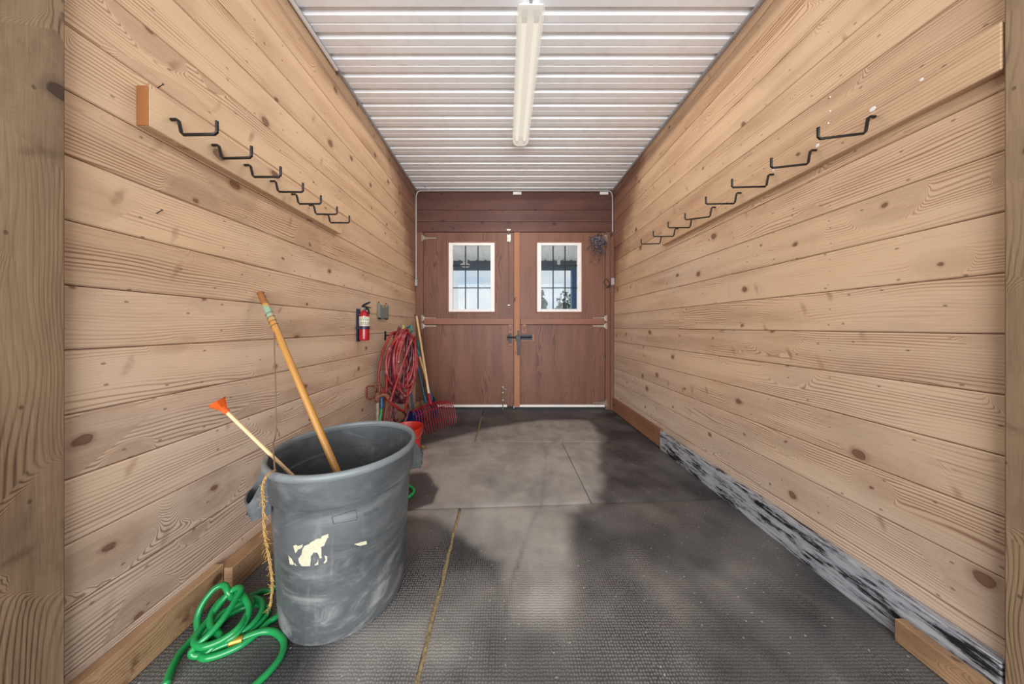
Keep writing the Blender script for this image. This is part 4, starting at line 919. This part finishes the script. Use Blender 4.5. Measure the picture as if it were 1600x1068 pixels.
for k in range(nt):
    s = k/(nt-1); e = abs(2*s-1); flare = hd_*(2*s-1)*.03
    a0 = S0.lerp(S1, s)-Vector((0, 0, .03*e*e)); tip = H0.lerp(H1, s)+flare*.3+Vector((0, 0, .006))
    p1 = a0+nf*.045+Vector((0, 0, .008)); p2 = a0+nf*.095-Vector((0, 0, .035))+flare*.5; p3 = a0+nf*.13-Vector((0, 0, .15))+flare
    pth = smooth_path([a0, p1, p2, p3, tip], 4); tube(bm, pth, [.0054]*(len(pth)-4)+[.005, .0045, .0038, .003], 6); fr1.append(p2); fr2.append(p3)
tube(bm, fr1, .0045, 6); tube(bm, [p+Vector((0, 0, -.03)) for p in fr2], .0035, 6)
rel(obj('fork_head', bm, M['forkred'], smooth=True), t, loc)
# spade with D grip
def stem_tool(name, label, cat, ga, fo, grip, shaftmat, sockmat, sock, blade):
    ax = (ga-fo).normalized(); side = Vector((.75, -.66, 0)); side = (side-ax*side.dot(ax)).normalized(); t = thing(name, label, cat, fo)
    L = (ga-fo).length; bm = nb(); tube(bm, [fo+ax*sock*.6, fo+ax*(L*.6), ga], .0145, 12); rel(obj('shaft', bm, shaftmat, smooth=True), t, fo)
    if grip: bm = nb(); d_grip(bm, ga, ax, side); o = rel(obj('grip', bm, M['teal'], smooth=True), t, fo); o['label'] = 'teal plastic D-shaped grip'
    bm = nb(); tube(bm, [fo+ax*.02, fo+ax*.10, fo+ax*sock], [.022, .020, .0165], 10); rel(obj('socket', bm, sockmat, smooth=True), t, fo)
    w, h_, bmat, dish = blade; bm = nb(); nn = ax.cross(side); rows = []
    for j in range(9):
        v = j/8; ww = w*(1 if v < .55 else math.sqrt(max(0.02, 1-((v-.55)/.45)**2)))*(.85 if j == 0 else 1)
        rows.append([bm.verts.new(fo+ax*(.05-h_*v)+side*(ww*(i/6*2-1))+nn*(dish*((i/3-1)**2)*-1)) for i in range(7)])
    for A, B in zip(rows, rows[1:]):
        for i in range(6): bm.faces.new((A[i], A[i+1], B[i+1], B[i])).smooth = True
    r4 = bmesh.ops.extrude_face_region(bm, geom=list(bm.faces)); bmesh.ops.translate(bm, verts=[g_ for g_ in r4['geom'] if isinstance(g_, bmesh.types.BMVert)], vec=nn*.003); bmesh.ops.recalc_face_normals(bm, faces=bm.faces)
    rel(obj('blade', bm, bmat), t, fo); return t
stem_tool('shovel', 'shovel with a teal D-grip, pale wooden shaft and blue socket behind the red fork', 'shovel', P(653, 548, 3.93), Vector((-.955, 3.70, .235)), True, W['handle'], M['bluemetal'], .30, (.09, .27, M['bluemetal'], .02))
stem_tool('shovel', 'shovel with a teal grip and steel scoop blade beside the hanging hoses', 'shovel', P(642, 524, 3.72), Vector((-1.03, 3.66, .215)), True, M['bluemetal'], M['bluemetal'], .12, (.10, .24, M['steel'], .03))
# blue scoop with yellow-tipped handle
a_ = P(630, 508, 3.54); f_ = Vector((-1.13, 3.44, .20)); t = thing('blue_scoop', 'dark blue plastic scoop on a yellow-tipped handle at the foot of the hoses', 'scoop', f_)
ax = (a_-f_).normalized(); bm = nb(); tube(bm, [f_, a_-ax*.1], .012, 10); rel(obj('shaft', bm, M['bluemetal'], smooth=True), t, f_); bm = nb(); tube(bm, [a_-ax*.1, a_], .0145, 10); o = rel(obj('grip', bm, plain('yellow_grip', srgb(206, 190, 110), .5), smooth=True), t, f_); o['label'] = 'yellow handle end'
bm = nb(); bx, by = -1.13, 3.40
prof = [(-.11, .004), (.0, .004), (.10, .012), (.10, .20), (.085, .21)]
tube(bm, [f_, f_-ax*.06], .018, 8); b2 = bmesh.new()
for sx in (-.1, .1): box(b2, bx+sx-.003, bx+sx+.003, by-.10, by+.11, .002, .10, .001)
box(b2, bx-.1, bx+.1, by-.12, by+.11, .001, .007, .001); box(b2, bx-.1, bx+.1, by+.104, by+.11, .002, .17, .001); merge(bm, b2); rel(obj('pan', bm, M['bluepl'], smooth=True), t, f_)

# ---------------------------------------------------------------- outside the doors
bm = nb(); box(bm, -30, 30, YE+.13, 60, -.16, -.06); tag(obj('ground', bm, [M['gravel']]), 'pale gravel yard outside the doors', 'ground', kind='structure')
bm = nb(); y0, y1, zs = YE+.11, 6.62, 2.76; x = -3.6; pr = []
while x < 3.6: pr += [(x, 0), (x+.10, 0), (x+.112, .02), (x+.148, .02), (x+.16, 0)]; x += .2
rows = [[bm.verts.new((a, yy, zs+b)) for a, b in pr] for yy in (y0, y1)]
for i in range(len(pr)-1): bm.faces.new((rows[0][i], rows[0][i+1], rows[1][i+1], rows[1][i]))
r5 = bmesh.ops.extrude_face_region(bm, geom=list(bm.faces)); bmesh.ops.translate(bm, verts=[g_ for g_ in r5['geom'] if isinstance(g_, bmesh.types.BMVert)], vec=(0, 0, .02)); bmesh.ops.recalc_face_normals(bm, faces=bm.faces)
loc = (0, 6.6, 2.6); t = thing('porch_roof', 'white ribbed porch roof with a grey fascia beam seen through the door windows', 'porch roof', loc); rel(obj('soffit', bm, M['whitemetal']), t, loc)
bm = nb(); box(bm, -3.6, 3.6, 6.60, 6.68, 2.545, 2.80, .004); rel(obj('fascia_beam', bm, M['fascia']), t, loc)
bm = nb(); box(bm, 1.535, 1.70, 6.50, 6.66, -.06, 2.544, .006); tag(obj('porch_post', bm, M['bluepost']), 'blue porch post seen through the right door window', 'post')
lp = P(727, 413, 6.2); bm = nb(); lathe(bm, [(.03, .10), (.05, .08), (.05, .02), (.11, .0), (.12, -.03), (.05, -.06)], lp, 16); tube(bm, [lp+Vector((0, 0, .05)), Vector((lp.x, lp.y, 2.765))], .02, 8); tag(obj('porch_light', bm, M['white'], smooth=True), 'small white round light under the porch roof, seen through the left door window', 'porch light')
lp = P(873, 411, 6.2); bm = nb(); tube(bm, [lp+Vector((0, 0, -.05)), Vector((lp.x, lp.y, 2.765))], .02, 8); lathe(bm, [(.035, -.02), (.035, .06)], lp, 10); tag(obj('porch_bracket', bm, M['white'], smooth=True), 'small white peg under the porch roof, seen through the right door window', 'bracket')
def tree(label, c, r, hgt, seed, n=900):
    rn = random.Random(seed); t = thing('tree', label, 'tree', c, 'trees beyond the yard'); bm = nb(); tube(bm, [(0, 0, 0), (.05, 0, hgt*.4), (0, .1, hgt*.75)], [.16, .12, .05], 8); obj('trunk', bm, M['stem'], t, smooth=True); bm = nb()
    cl = [(Vector((rn.gauss(0, r*.42), rn.gauss(0, r*.4), hgt*.62+rn.gauss(0, hgt*.15))), r*rn.uniform(.25, .5)) for _ in range(11)]
    for _ in range(n):
        c_, rr = rn.choice(cl); d = Vector([rn.gauss(0, 1) for _ in range(3)]).normalized(); p = c_+d*rr*rn.uniform(.7, 1.05); u = Vector([rn.gauss(0, 1) for _ in range(3)]).normalized()*.16; v = u.orthogonal().normalized()*.09
        bm.faces.new([bm.verts.new(p+q) for q in (-u, v, u, -v)])
    obj('crown', bm, M['leaf'], t)
tree('leafy tree far outside, nearer the blue post in the right door window', (6.3, 30, -.1), 1.7, 5.3, 2, 1400)
tree('sparse tree far outside at the left of the right door window', (2.6, 21, -.1), .6, 4.8, 3, 500)
